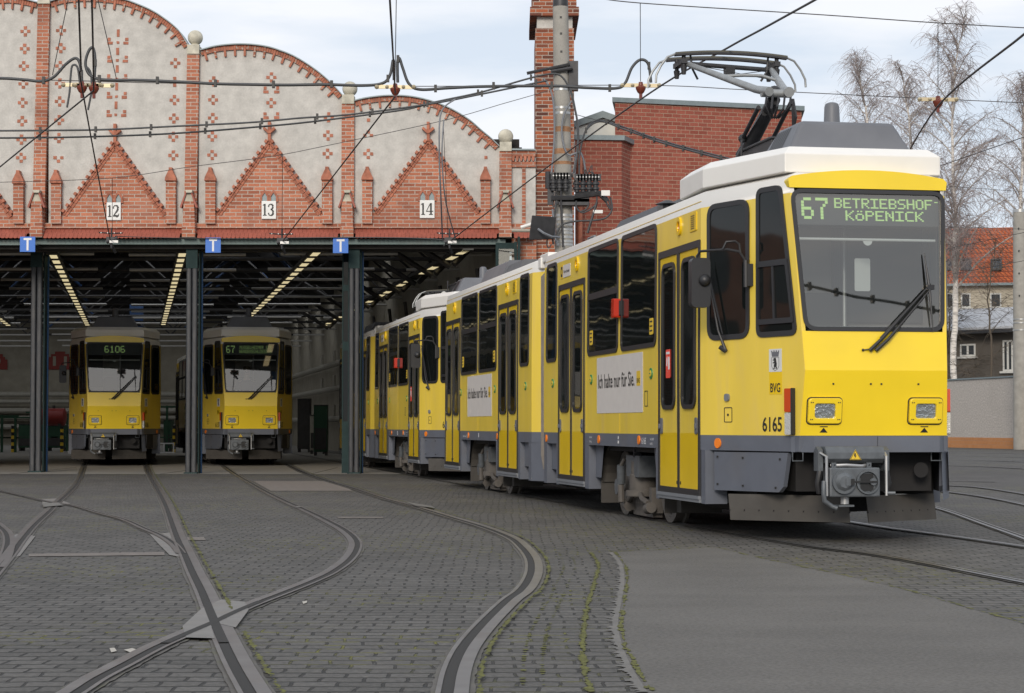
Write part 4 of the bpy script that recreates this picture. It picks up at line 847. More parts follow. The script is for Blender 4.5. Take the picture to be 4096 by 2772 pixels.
for i, (pts, lb) in enumerate(((((497,905),(520,903),(530,918),(505,924)),'white fleck on the setts left of the crossing'),(((562,912),(600,905),(635,915),(600,928)),'larger white fleck beside the rail left of the crossing'),(((1372,692),(1395,688),(1392,698),(1376,703)),'white fleck on the setts right of the crossing'))):
    patch(z7(pts), 'droppings', .0057, 'litter_fleck', lb, 'fleck')
# scrape marks on rails
for pts, lb in ((((190,250),(265,245),(285,258),(200,266)),'white scrape on the left rail'),(((1340,262),(1362,262),(1364,268),(1345,270)),'white scrape on the curving middle rail'),(((1840,242),(1960,262),(1975,270),(1890,262)),'white scrape on the wide bend rail')):
    patch(z7(pts), 'filler', .0205, 'scrape_mark', lb, 'scrape mark')
# asphalt patch with its pale filled edge
A_l = [(455,465),(497,520),(508,600),(492,700),(478,800),(500,900),(545,1000),(610,1103)]
A_t = [(455,465),(700,455),(900,445),(1050,475),(1250,520),(1450,560),(1650,605),(1850,655),(2050,715),(2250,770),(2324,795)]
Lp = smooth_path(z8(A_l)); Tp = smooth_path(z8(A_t)); far = Tp[-1]*2-Tp[-4]
mb = MB(); low = [Vector((p.x-.35*i/len(Lp)*0,p.y,0)) for i,p in enumerate(Lp)]
poly = [Vector((Lp[-1].x+1.2,3.5,0)),Vector((9,3.5,0)),Vector((9,9,0)),Vector((far.x+.6,far.y-1.0,0))]+Tp[::-1]+Lp[1:]
mb.add([(p.x,p.y,.0035) for p in poly], [list(range(len(poly)))]); tag(mb.build('asphalt_ground', 'asphalt'), 'smooth grey asphalt patch beside the bending rail', kind='structure')
mb = MB(); LpR = resample(Lp, .02); fl_ = []
for i_, p_ in enumerate(LpR):
    g_ = abs(math.sin(i_*.37)*math.sin(i_*.113+.5)*math.sin(i_*.9+.3)); fl_.append((p_, .015+.05*g_+random.uniform(0,.010)))
k_ = 0
for i_ in range(len(fl_)-1):
    (pa,wa),(pb,wb) = fl_[i_], fl_[i_+1]; d = (pb-pa); d.z = 0
    if d.length < 1e-6: continue
    d = d.normalized(); nn = Vector((d.y,-d.x,0)); mb.add([tuple(pa+nn*-.004+Vector((0,0,.0048))),tuple(pa+nn*wa+Vector((0,0,.0048))),tuple(pb+nn*wb+Vector((0,0,.0048))),tuple(pb+nn*-.004+Vector((0,0,.0048)))],[(0,1,2,3)])
tag(mb.build('edge_ground', 'filler'), 'pale crumbling edge of the asphalt patch', kind='structure')
mb = MB(); moss_strip(mb, Lp, -.02, .012, .0066, 0, .6); moss_strip(mb, Tp, -.004, .012, .0066, 0, .45)
sp_ = smooth_path(z8([(360,468),(392,520),(375,600),(345,700),(328,800),(320,900),(330,1000),(358,1103)])); moss_strip(mb, sp_, 0, .014, .0047, 0, 1.3, .02); tag(mb.build('weeds', 'moss'), 'moss growing along the paving joints', kind='stuff')
# dotted moss rows beside the wide rail
mb = MB()
for L_ in ([(215,470),(235,520),(225,560),(195,620),(170,680),(140,720),(110,780),(80,840),(62,900),(52,980),(50,1080)],[(270,480),(288,530),(262,590),(235,660),(205,720),(175,790),(155,850),(142,920),(138,1000),(146,1080)]):
    P = smooth_path(z8(L_), 8)
    for i in range(0, len(P)-1):
        p = P[i]; a_ = random.uniform(.012,.03)
        if random.random() < .75:
            a_ *= .55; n = 6; mb.add([(p.x+a_*math.cos(q*1.047)*random.uniform(.6,1.2),p.y+a_*1.8*math.sin(q*1.047)*random.uniform(.6,1.2),.0044) for q in range(n)], [list(range(n))])
tag(mb.build('weeds', 'moss'), 'rows of moss tufts in the setts right of the wide rail', kind='stuff')

# ================================================================== DEPOT
Y0 = 41.4
M['brick'] = brickmat('old_red_brick', (.30,.105,.062), (.50,.19,.11), (.46,.39,.33), .24, .074, .0082, .55, (.17,.07,.05), light=(.46,.27,.21))
M['brick2'] = brickmat('new_red_brick', (.22,.062,.043), (.30,.09,.062), (.36,.26,.19), .245, .083, .0058, .2, (.27,.10,.08))
M['brickt'] = brickmat('tower_brick', (.10,.04,.03), (.40,.12,.055), (.42,.36,.30), .25, .077, .0075, .3, (.14,.05,.035))
M['brickp'] = mat('brick_ornament', (.38,.14,.085), .85, noise=.3, nscale=9, dirt=.3, dirtc=(.25,.1,.07), dscale=5)
M['mortar'] = mat('mortar_grey', (.36,.33,.30), .9)
M['plaster'] = mat('weathered_plaster', (.52,.50,.465), .9, noise=.10, nscale=1.1, dirt=.7, dirtc=(.34,.325,.30), dscale=1.1, stretch=(1,1,.6), bump=.3, bscale=9)
grain(M['plaster'], 5, .86, 1.10); grain(M['plaster'], 28, .93, 1.06)
M['stone'] = mat('lichen_stone', (.52,.49,.40), .85, noise=.2, nscale=7, dirt=.4, dirtc=(.22,.21,.17), dscale=4)
M['tile'] = mat('red_roof_tile', (.31,.085,.055), .6, noise=.12, nscale=6, bump=0)
M['zinc'] = mat('zinc_flashing', (.20,.24,.25), .5, metal=.3, noise=.1)
M['beam'] = mat('green_grey_steel', (.10,.15,.145), .5, noise=.12, nscale=5, dirt=.4, dirtc=(.16,.15,.13), dscale=3)
M['postd'] = mat('dark_steel_post', (.022,.024,.028), .5, metal=.0, noise=.2, nscale=5, dirt=.3, dirtc=(.12,.11,.1), dscale=6, stretch=(4,4,.7))
M['leafg'] = mat('dark_green_door', (.022,.040,.040), .8, spec=.2, noise=.15)
M['blue'] = mat('blue_door_edge', (.01,.06,.16), .5)
M['enamel'] = mat('white_enamel', (.72,.72,.70), .35, dirt=.2, dirtc=(.4,.36,.3), dscale=6)
M['signblue'] = mat('sign_blue', (.01,.13,.52), .35)
M['innerwall'] = mat('painted_inner_brick', (.30,.27,.21), .85, noise=.12, nscale=3, dirt=.4, dirtc=(.15,.13,.1), dscale=.7, bump=.3, bscale=14)
M['innerdark'] = mat('dark_interior', (.022,.019,.017), .9, noise=.3)  # near-black; serves ceiling, lintel underside, tile backing and gate openings alike
M['steelin'] = mat('hall_steel', (.045,.042,.04), .6, noise=.2)
M['tubein'] = mat('pale_hall_tube', (.50,.48,.44), .5)
M['bluest'] = mat('blue_hall_steel', (.012,.04,.11), .6)
M['lampbody'] = mat('lamp_housing', (.05,.047,.04), .6)
M['lamp'] = mat('fluorescent_light', (.8,.8,.7), .5, emit=(1.0,.84,.48), estr=.46)
M['skylight'] = mat('roof_light_and_fill_glow', (.8,.8,.8), .5, emit=(.9,.94,1), estr=2.4)  # glow of the roof slivers, shared with the added bands brightening the hall
M['pipe'] = mat('cream_pipe', (.32,.30,.25), .5, noise=.1)
M['redpaint'] = mat('red_wall_paint', (.22,.03,.02), .7)
M['greenbox'] = mat('green_machine', (.02,.07,.035), .5)
M['redbox'] = mat('red_machine', (.25,.025,.02), .45)
fa = lambda x, y, dy=0: atY(x, y, Y0, dy)
sx = lambda z: z/1.5729                      # first-zoom coordinates to photo pixels
A1 = lambda x, y, dy=0: fa(sx(x), sx(y), dy)
A2 = lambda x, y, dy=0: fa(1300+sx(x), sx(y), dy)
root_loc = (-5.0, Y0, 0)
D = tag(empty('depot_hall', root_loc), 'old brick tram depot with four arched plaster gables and wide openings', 'building')
def part(mb, name, m_, parent=None, label=None, **k):
    """world-coordinate mesh made a child of the depot"""
    mb = mb if not isinstance(mb, MB) else mb
    mb.v = [(a-root_loc[0], b-root_loc[1], c-root_loc[2]) for a,b,c in mb.v]
    return mb.build(name, m_, parent or D, label=label, **k)
def facade(mb, pts, A, d0, d1, mi=0, sidemi=None):
    mb.prism(pts, lambda a,b,d: tuple(A(a,b,d)), d0, d1, mi, sidemi); return mb
ybot = 1430; ylow = 1437
arches = [  # outer edge of each gable in its zoom frame, left limit, right limit
 (A1, [(-260,60),(-180,30),(-90,2),(0,-12),(80,-14),(160,-2),(240,18)], 'eleventh'),
 (A1, [(318,12),(400,-12),(520,-24),(640,-20),(786,0),(870,30),(936,58),(1010,100),(1122,189),(1188,288)], '12'),
 (A1, [(1262,318),(1350,295),(1435,284),(1520,280),(1610,285),(1700,300),(1780,326),(1850,355),(1950,415),(2030,475),(2100,540),(2155,600)], '13'),
 (A2, [(188,635),(240,622),(300,612),(370,605),(440,603),(500,605),(560,612),(630,627),(700,648),(775,678),(850,718),(920,765),(980,818),(1045,872),(1095,920)], '14')]
labels_ = {'eleventh':'plaster gable cut off by the left border','12':'tallest plaster gable, above the plaque 12','13':'plaster gable above the plaque 13','14':'lowest plaster gable, above the plaque 14'}
def densify(pts, n=60):
    P = smooth_path([(a,b,0) for a,b in pts], 8); return [(p.x,p.y) for p in P]
gab = {}
for A, pts, nm in arches:
    P = densify(pts); mb = MB(); x0, x1 = pts[0][0]-12, pts[-1][0]+12
    poly = [(x0,ylow),(x1,ylow),(x1,P[-1][1]+4)]+[(a,b+4) for a,b in P[::-1]]+[(x0,P[0][1]+4)]
    facade(mb, poly, A, -.45, 0); gw = part(mb, 'gable_wall', 'plaster', label=labels_[nm]); gab[nm] = gw
    # brick arch band and radial teeth
    seg = [0]
    for p, q in zip(P, P[1:]): seg.append(seg[-1]+math.hypot(q[0]-p[0], q[1]-p[1]))
    def pt(s):
        s = max(0,min(seg[-1],s)); i = max(j for j in range(len(seg)-1) if seg[j] <= s) if s > 0 else 0
        t = (s-seg[i])/max(seg[i+1]-seg[i],1e-6); a, b = P[i], P[i+1]; dx, dy = b[0]-a[0], b[1]-a[1]; ln = math.hypot(dx,dy)
        return (a[0]+dx*t, a[1]+dy*t), (-dy/ln, dx/ln)
    mb = MB(); zc = MB(); s = 0; L_ = seg[-1]; nb = int(L_/16.2)
    for i in range(nb):
        s0 = L_*i/nb; s1 = L_*(i+.86)/nb; tooth = i % 4 == 1
        (a, na), (b, nb_) = pt(s0), pt(s1); d_ = 73 if tooth else 34
        quad = [(a[0]+na[0]*2,a[1]+na[1]*2),(b[0]+nb_[0]*2,b[1]+nb_[1]*2),(b[0]+nb_[0]*d_,b[1]+nb_[1]*d_),(a[0]+na[0]*d_,a[1]+na[1]*d_)]
        facade(mb, quad, A, -.02, .055 if tooth else .045, random.choice((0,0,1)))
    part(mb, 'brick_arch', ['brickp', 'brick'], gw)
    band = [(a[0][0]+a[1][0]*3,a[0][1]+a[1][1]*3) for a in [pt(L_*i/60) for i in range(61)]]; inn = [(a[0][0]+a[1][0]*34,a[0][1]+a[1][1]*34) for a in [pt(L_*i/60) for i in range(61)]]
    mb = MB()
    for i in range(60): facade(mb, [band[i],band[i+1],inn[i+1],inn[i]], A, -.01, .03)
    part(mb, 'arch_bedding', 'mortar', gw)
    for i in range(60):
        a, b = pt(L_*i/60), pt(L_*(i+1)/60); facade(zc, [(a[0][0],a[0][1]+4),(b[0][0],b[0][1]+4),(b[0][0]-b[1][0]*3,b[0][1]-b[1][1]*3),(a[0][0]-a[1][0]*3,a[0][1]-a[1][1]*3)], A, -.5, .10)
    part(zc, 'coping', 'zinc', gw)
ORN = [None]
def orn(): part(o, 'brick_ornament', 'brickp', gab[ORN[0]]); o.v, o.f, o.m = [], [], []
def sq(mb, A, cx, cy, w_, h_, d=.012):
    j = lambda: random.uniform(-1.2,1.2); facade(mb, [(cx-w_/2+j(),cy-h_/2+j()),(cx+w_/2+j(),cy-h_/2+j()),(cx+w_/2+j(),cy+h_/2+j()),(cx-w_/2+j(),cy+h_/2+j())], A, -.01, d)
def cross(mb, A, cx, cy, parts='nesw'):
    for k, (dx, dy) in dict(n=(0,-22), s=(0,22), e=(21,0), w=(-21,0)).items():
        if k in parts: sq(mb, A, cx+dx, cy+dy, 20, 19)
def lshape(mb, A, cx, cy, s):
    sq(mb, A, cx, cy-12, 19, 19); sq(mb, A, cx-s*6, cy+12, 33, 18)
o = MB()
def crosses(A, nm, pts, parts='nesw'):
    ORN[0] = nm
    for x, y in pts: cross(o, A, x, y, parts); orn()
crosses(A1, 'eleventh', ((160,197),(156,307),(150,416),(147,527),(143,646),(140,762),(135,878),(133,992)))
crosses(A1, '12', ((385,192),(383,303),(379,415),(377,525),(376,638),(373,755),(371,868)))
crosses(A1, '12', ((368,992),), 'ews')
crosses(A1, '12', ((1103,397),(1100,515),(1098,630),(1094,745),(1091,860),(1091,977)))
for y in (208,323,433,545,662): sq(o, A1, 744-(y-208)*.03, y, 18, 46); orn()
for y in (267,380,497,608,722): sq(o, A1, 742-(y-267)*.03, y, 17, 15); lshape(o, A1, 687-(y-267)*.012, y-8, -1); lshape(o, A1, 798-(y-267)*.03, y-8, 1); orn()
crosses(A1, '13', ((1345,513),(1341,628),(1339,743),(1336,858),(1335,975),(2068,738),(2064,852),(2061,967),(1708,487),(1706,647)))
for y in (567,728): lshape(o, A1, 1668, y, -1); lshape(o, A1, 1747, y, 1); orn()
ORN[0] = '14'; sq(o, A2, 274, 756, 20, 20); orn(); cross(o, A2, 272, 852, 'new'); orn(); cross(o, A2, 272, 968); orn(); sq(o, A2, 1012, 991, 20, 20); orn()
# pilasters with stone caps and balls
for A, xt, yt, xb, hw_, ball, lab in ((A1,282,30,246,37,(284,-60),'brick pilaster at the left, below the cut-off top'),(A1,1220,345,1199,38,(1229,238),'brick pilaster left of the plaque 13 bay'),(A2,147,658,144,39,(157,560),'brick pilaster left of the plaque 14 bay'),(A2,1136,955,1135,38,(1137,860),'brick pilaster right of the plaque 14 bay')):
    mb = MB(); facade(mb, [(xt-hw_,yt),(xt+hw_,yt),(xb+hw_+1,1440),(xb-hw_-1,1440)], A, -.2, .10)
    facade(mb, [(xb-hw_-2,1437),(xb+hw_+2,1437),(xb+hw_+2,1500),(xb-hw_-2,1500)], A, -.1, .30)
    facade(mb, [(xb-33,1275),(xb+33,1275),(xb+38,1440),(xb-38,1440)], A, .08, .24)
    p_ = part(mb, 'pilaster', 'brick', label=lab)
    cp = MB(); facade(cp, [(xt-36,yt-58),(xt+38,yt-58),(xt+39,yt),(xt-38,yt)], A, -.22, .13); c_ = part(cp, 'stone_cap', 'stone', p_, bevel=.02)
    b_ = MB(); q = A(*ball); b_.ball((q.x,q.y,q.z), 48/1.5729*Y0/FPX*1.0, n=28); b_.tube([(q.x,q.y,q.z-.16),(q.x,q.y,q.z-.12)],[.10,.07],16); part(b_, 'stone_ball', 'stone', p_, smooth=True)
    nc = MB(); facade(nc, [(xb-32,1275),(xb-20,1235),(xb-6,1213),(xb+12,1213),(xb+24,1240),(xb+33,1275)], A, .08, .22); facade(nc, [(xb-18,1205),(xb+24,1205),(xb+20,1222),(xb-14,1222)], A, .08, .30); part(nc, 'niche_stone', 'stone', p_)
    nc = MB()
    for s_ in (-1,1): facade(nc, [(xb+s_*8,1207),(xb+s_*18,1212),(xb+s_*56,1312),(xb+s_*45,1316)] if s_ > 0 else [(xb-8,1207),(xb-18,1212),(xb-56,1312),(xb-45,1316)], A, .08, .27)
    part(nc, 'niche_tiles', 'tile', p_)
# brick gablets with their turrets
def numeral(mb, A, ch, x0, y0, w_, h_, mi=0):
    """Didone figures; x0,y0 top left in zoom pixels"""
    F = lambda P: facade(mb, [(x0+a*w_, y0+b*h_) for a,b in P], A, .045, .049, mi)
    def stroke(P, W):
        for i in range(len(P)-1):
            a, b = Vector(P[i]), Vector(P[i+1]); d = (b-a).normalized(); n = Vector((-d.y,d.x))
            wa, wb = W[i]/2, W[i+1]/2; F([(a.x+n.x*wa,a.y+n.y*wa),(b.x+n.x*wb,b.y+n.y*wb),(b.x-n.x*wb,b.y-n.y*wb),(a.x-n.x*wa,a.y-n.y*wa)])
    if ch == '1': F([(.35,0),(.66,0),(.66,.95),(.35,.95)]); F([(.15,.93),(.86,.93),(.86,1),(.15,1)]); F([(.35,0),(.35,.12),(.10,.16),(.10,.11)])
    if ch == '4': F([(.56,0),(.80,0),(.80,.95),(.56,.95)]); F([(.42,.93),(.95,.93),(.95,1),(.42,1)]); F([(.56,0),(.64,.06),(.08,.70),(.0,.70)]); F([(.0,.66),(1,.66),(1,.73),(.0,.73)])
    if ch == '2': stroke([(.16,.28),(.12,.15),(.30,.03),(.55,.02),(.76,.12),(.80,.28),(.68,.46),(.40,.68),(.12,.92)], [.2,.12,.08,.1,.24,.28,.22,.12,.08]); stroke([(.08,.93),(.35,.88),(.65,.95),(.85,.90),(.92,.70)], [.12,.16,.2,.14,.06])
    if ch == '3': stroke([(.14,.26),(.14,.12),(.40,.02),(.66,.08),(.76,.24),(.62,.42),(.40,.47)], [.2,.12,.08,.18,.26,.16,.06]); stroke([(.40,.47),(.68,.54),(.80,.74),(.68,.92),(.42,.99),(.16,.92),(.12,.76)], [.06,.18,.28,.2,.08,.1,.2])
def gablet(A, ax, ay, bl, br_, by, turrets, num, plx, plt, nm):
    mb = MB(); facade(mb, [(bl+20,by),(ax,ay+35),(br_-20,by)], A, -.01, .05); x0, x1 = turrets[0][0], turrets[1][1]
    facade(mb, [(x0-2,by-4),(x1+2,by-4),(x1+2,ybot+8),(x0-2,ybot+8)], A, -.01, .052)
    gb = part(mb, 'brick_gablet', 'brick')
    mb = MB()
    for (ex, ey), s_ in (((bl,by),-1),((br_,by),1)):
        n = 12; dx, dy = ex-ax, ey-ay; ln = math.hypot(dx,dy); ux, uy = dx/ln, dy/ln; nx, ny = (-uy,ux) if s_ > 0 else (uy,-ux)   # inward normal
        if ny < 0 and False: pass
        inx = -s_*abs(uy); iny = abs(ux)
        for k in range(17):
            a, b = ln*k/17, ln*(k+.9)/17
            facade(mb, [(ax+ux*a,ay+uy*a),(ax+ux*b,ay+uy*b),(ax+ux*b+inx*13,ay+uy*b+iny*13),(ax+ux*a+inx*13,ay+uy*a+iny*13)], A, -.01, .085)
            facade(mb, [(ax+ux*a+inx*15,ay+uy*a+iny*15),(ax+ux*b+inx*15,ay+uy*b+iny*15),(ax+ux*b+inx*29,ay+uy*b+iny*29),(ax+ux*a+inx*29,ay+uy*a+iny*29)], A, -.01, .07)
        for k in range(13):
            a = ln*(k+.25)/13; b = a+20; facade(mb, [(ax+ux*a-inx*17,ay+uy*a-iny*17),(ax+ux*b-inx*17,ay+uy*b-iny*17),(ax+ux*b,ay+uy*b),(ax+ux*a,ay+uy*a)], A, -.01, .13)
    # finial
    facade(mb, [(ax-9,ay+10),(ax+9,ay+10),(ax+9,ay-110),(ax-9,ay-110)], A, -.01, .10)
    facade(mb, [(ax-8,ay-38),(ax-40,ay-66),(ax-30,ay-78),(ax,ay-52),(ax+30,ay-78),(ax+40,ay-66),(ax+8,ay-38)], A, -.01, .12)
    part(mb, 'stepped_brick_edge', 'brickp', gb)
    for tx0, tx1, ty in turrets:
        mb = MB(); facade(mb, [(tx0,ty+80),(tx1,ty+80),(tx1,ybot-20),(tx0,ybot-20)], A, -.01, .14); tr = part(mb, 'turret', 'brick')
        c = (tx0+tx1)/2; mb = MB(); facade(mb, [(tx0-5,ty+82),(tx0-2,ty+62),(c-10,ty+14),(c-10,ty),(c+10,ty),(c+10,ty+14),(tx1+2,ty+62),(tx1+5,ty+82)], A, -.01, .19); part(mb, 'turret_cap', 'brickp', tr)
    if num:
        ch_, (px0, px1, py0, py1) = num, plx
        mb = MB(); cx = (px0+px1)/2
        for s_ in (-1,1):
            c = cx+s_*28; facade(mb, [(c-16,py0+8),(c-16,py0-30),(c,py0-52),(c+16,py0-30),(c+16,py0+8)], A, .05, .056)
        part(mb, 'pointed_niche', 'innerdark' if False else 'zinc', gb)
        mb = MB()
        for s_ in (-1,1):
            c = cx+s_*28
            for q in (-1,1): 
                facade(mb, [(c+q*16,py0-28),(c,py0-54),(c,py0-72),(c+q*26,py0-40),(c+q*30,py0+4),(c+q*16,py0+4)], A, .04, .085+.002*(q+s_))
        part(mb, 'niche_arch_bricks', 'brickp', gb)
        pl = MB(); facade(pl, [(px0,py0),(px1,py0),(px1,py1),(px0,py1)], A, .02, .10); facade(pl, [(px0+3,py0+3),(px1-3,py0+3),(px1-3,py1-3),(px0+3,py1-3)], A, .10, .103, 0)
        plo = part(pl, 'number_plaque', 'enamel', None, label='white enamel plaque with the number %s' % ch_)
        nb_ = MB(); w_ = (px1-px0); A_ = lambda a,b,d=0: A(a,b,d+.06)
        numeral(nb_, A_, ch_[0], px0+w_*.04, py0+18, w_*.36, (py1-py0)-38); numeral(nb_, A_, ch_[1], px0+w_*.42, py0+18, w_*.50, (py1-py0)-38); part(nb_, 'plaque_figures', 'black', plo)
gablet(A1, 727, 892, 398, 1050, 1352, ((330,392,1075),(1050,1112,1060)), '12', (677,765,1277,1388), None, '12')
gablet(A1, 1697, 880, 1368, 2026, 1345, ((1298,1360,1060),(2029,2093,1055)), '13', (1650,1740,1268,1380), None, '13')
gablet(A2, 650, 880, 312, 975, 1340, ((237,300,1055),(980,1040,1055)), '14', (598,690,1263,1375), None, '14')
gablet(A1, -245, 900, -570, 85, 1360, ((-640,-600,1075),(93,156,1078)), None, None, None, 'eleventh')
# wall band under the gables, stone ledges
mb = MB()
for A, a, b in ((A1,-900,200),(A1,278,1160),(A1,1240,2148),(A2,184,1098)):
    facade(mb, [(a,1405),(b,1405),(b,1437),(a,1437)], A, -.4, .062)
part(mb, 'brick_band', 'brick')
# tiled canopy strips
def canopy(A, a, b, lab):
    n = int((b-a)/26); mb = MB(); dz = .0
    for row, (yt_, yb_, d_) in enumerate(((1437,1474,.16),(1468,1507,.30))):
        for i in range(n):
            x0 = a+(b-a)*i/n; x1 = a+(b-a)*(i+1)/n-1.2; off = 13*row
            P = [(x0+off,yt_),(x1+off,yt_),(x1+off,yb_-7)]+[((x0+x1)/2+off+(x1-x0)/2*math.cos(R(q)), yb_-7+7*math.sin(R(q))) for q in (30,60,90,120,150)]+[(x0+off,yb_-7)]
            if P[2][0] > b+8: continue
            k = len(mb.v); t_ = .012
            top = [tuple(A(p,q,d_-.16+(q-yt_)/40*.16+random.uniform(0,.006))) for p,q in P]; 
            mb.v += top+[(u_,v_+t_+.03,w2-.0) for u_,v_,w2 in top]; m_ = len(P)
            mb.f += [[k+j for j in range(m_)],[k+m_+j for j in range(m_)][::-1]]+[[k+j,k+(j+1)%m_,k+m_+(j+1)%m_,k+m_+j] for j in range(m_)]; mb.m += [0]*(m_+2)
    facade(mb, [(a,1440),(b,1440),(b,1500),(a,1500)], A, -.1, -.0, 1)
    part(mb, 'tiled_canopy', ['tile','innerdark'], label=lab)
canopy(A1, -900, 195, 'red tiled strip left of the plaque 12 bay'); canopy(A1, 278, 1158, 'red tiled strip under the plaque 12'); canopy(A1, 1240, 2146, 'red tiled strip under the plaque 13'); canopy(A2, 184, 1096, 'red tiled strip under the plaque 14')
canopy(A2, 1176, 1322, 'red tiled strip left of the chimney tower')
# lintel beam (slightly different heights in each bay)
mb = MB()
for A, a, b, y0, y1 in ((A1,-900,246,1512,1552),(A1,246,1200,1508,1550),(A1,1200,2170,1508,1550),(A2,120,1136,1508,1550)):
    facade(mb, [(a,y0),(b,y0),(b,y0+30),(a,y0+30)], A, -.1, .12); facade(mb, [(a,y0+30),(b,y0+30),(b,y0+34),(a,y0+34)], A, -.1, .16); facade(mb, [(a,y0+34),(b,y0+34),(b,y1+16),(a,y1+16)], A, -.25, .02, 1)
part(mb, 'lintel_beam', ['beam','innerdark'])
# small wall between last pilaster and tower
mb = MB(); facade(mb, [(1170,955),(1325,955),(1325,1440),(1170,1440)], A2, -.3, -.02); facade(mb, [(1175,1430),(1325,1430),(1325,1900),(1175,1900)], A2, -.3, -.05)
lw = part(mb, 'link_wall', 'plaster', label='narrow plaster wall between last gable and the chimney tower')
mb = MB(); facade(mb, [(1172,948),(1325,948),(1325,985),(1172,985)], A2, -.3, .05); facade(mb, [(1172,1018),(1325,1018),(1325,1052),(1172,1052)], A2, -.02, .03); facade(mb, [(1240,1050),(1262,1050),(1262,1405),(1240,1405)], A2, -.02, .01); facade(mb, [(1172,1405),(1325,1405),(1325,1440),(1172,1440)], A2, -.02, .03); facade(mb, [(1175,1500),(1330,1500),(1330,1900),(1175,1900)], A2, -.05, .02)
part(mb, 'brick_trim', 'brick', lw)
mb = MB()
for i in range(6):
    c = 1184+i*25; facade(mb, [(c-9,985),(c+9,985),(c+9,1000),(c+5,1012),(c,1018),(c-5,1012),(c-9,1000)], A2, -.02, .06)
part(mb, 'corbel_bricks', 'brickp', lw); mb = MB(); facade(mb, [(1172,938),(1325,940),(1325,950),(1172,948)], A2, -.4, .10); part(mb, 'coping', 'zinc', lw)
# ---- chimney tower
tl = atY(2142, 0, 42.6)
T_ = tag(empty('chimney_tower', (A2(1447,1500).x, 42.8, 0)), 'square brick chimney tower standing right of the depot gables', 'tower')
def tpart(mb, name, m_, parent=None, **k):
    o_ = T_.location; mb.v = [(a-o_.x,b-o_.y,c-o_.z) for a,b,c in mb.v]; return mb.build(name, m_, parent or T_, **k)
x0, x1 = A2(1325,1000).x, A2(1569,1000).x; zz_ = lambda y: A2(1400,y).z
mb = MB(); mb.box(x0,x1,41.55,44.0,0,zz_(168)); tpart(mb,'tower_shaft','brickt')
mb = MB(); mb.box(x0+.03,x1-.03,41.58,43.97,zz_(168),zz_(76)); tpart(mb,'plaster_band','plaster')
mb = MB(); mb.box(x0-.06,x1+.05,41.48,44.07,zz_(76),zz_(-260)); mb.box(x0-.11,x1+.10,41.43,44.12,zz_(95),zz_(40)); tpart(mb,'tower_head','brickt')
# ---- modern brick blocks
def modern(name, lab, pts, dep, m_='brick2', cop=True):
    """pts: (x,y) px top-left, top-right ; depth Y left/right"""
    (xa,ya,Ya),(xb,yb,Yb) = pts; a, b = atY(xa,ya,Ya), atY(xb,yb,Yb); z = (a.z+b.z)/2
    r_ = tag(empty(name, (a.x,Ya,0)), lab, 'building'); mb = MB()
    P = [(0,0),(b.x-a.x,Yb-Ya),(b.x-a.x+.8,Yb-Ya+dep),(.8,dep)]
    mb.add([(*p,0) for p in P]+[(*p,z) for p in P], [(0,1,5,4),(1,2,6,5),(2,3,7,6),(3,0,4,7),(4,5,6,7)]); mb.build('brick_wall', m_, r_)
    q = MB(); e = .06; P2 = [(-e,-e),(b.x-a.x+e,Yb-Ya-e),(b.x-a.x+.8+e,Yb-Ya+dep),(.8-e,dep)]
    q.add([(*p,z+.001) for p in P2]+[(*p,z+.10) for p in P2], [(0,1,5,4),(1,2,6,5),(2,3,7,6),(3,0,4,7),(4,5,6,7),(0,3,2,1)]); q.build('metal_coping', 'zinc', r_); return r_, z
mr_, mz = modern('brick_building', 'tall modern brick block with metal coping behind the leading tram', ((2460,415,43.0),(3206,438,44.2)), 9)
lr_, lz = modern('brick_annex', 'lower brick annex between concrete mast and the tall block', ((2300,560,42.4),(2486,562,42.5)), 2.2)
a, b, c, d = atY(2296,520,44.9), atY(2410,458,44.9), atY(2466,500,44.9), atY(2300,560,44.9)
mb = MB(); P = [(a.x-.3,lz-.3),(a.x-.3,a.z),(b.x,b.z),(c.x+.3,c.z),(c.x+.3,lz-.3)]; mb.prism(P, lambda p,q,dd:(p,dd,q), 44.9, 47.5)
mbf = MB(); mbf.prism([(a.x-.4,a.z-.1),(a.x-.4,a.z+.04),(b.x,b.z+.07),(c.x+.4,c.z+.05),(c.x+.4,c.z-.08),(b.x,b.z-.08)], lambda p,q,dd:(p,dd,q), 44.8, 47.6)
zr = tag(empty('rooflight', (b.x,44.9,0)), 'small gabled zinc rooflight above the lower brick annex', 'rooflight')
M['zincl'] = mat('pale_zinc_panels', (.62,.65,.62), .5, metal=.2, noise=.1, nscale=3)
for q, nm, m_ in ((mb,'zinc_panels','zincl'),(mbf,'gable_flashing','zinc')):
    q.v = [(u-b.x,v-44.9,w_) for u,v,w_ in q.v]; q.build(nm, m_, zr)
mb = MB(); p0 = atY(2318,620,42.2); mb.tube([(p0.x,42.15,0),(p0.x,42.15,p0.z)], .06, 10); tag(mb.build('downpipe', 'brickp', org=(p0.x,42.15,0)), 'dark red downpipe on the brick annex beside the mast', 'downpipe')
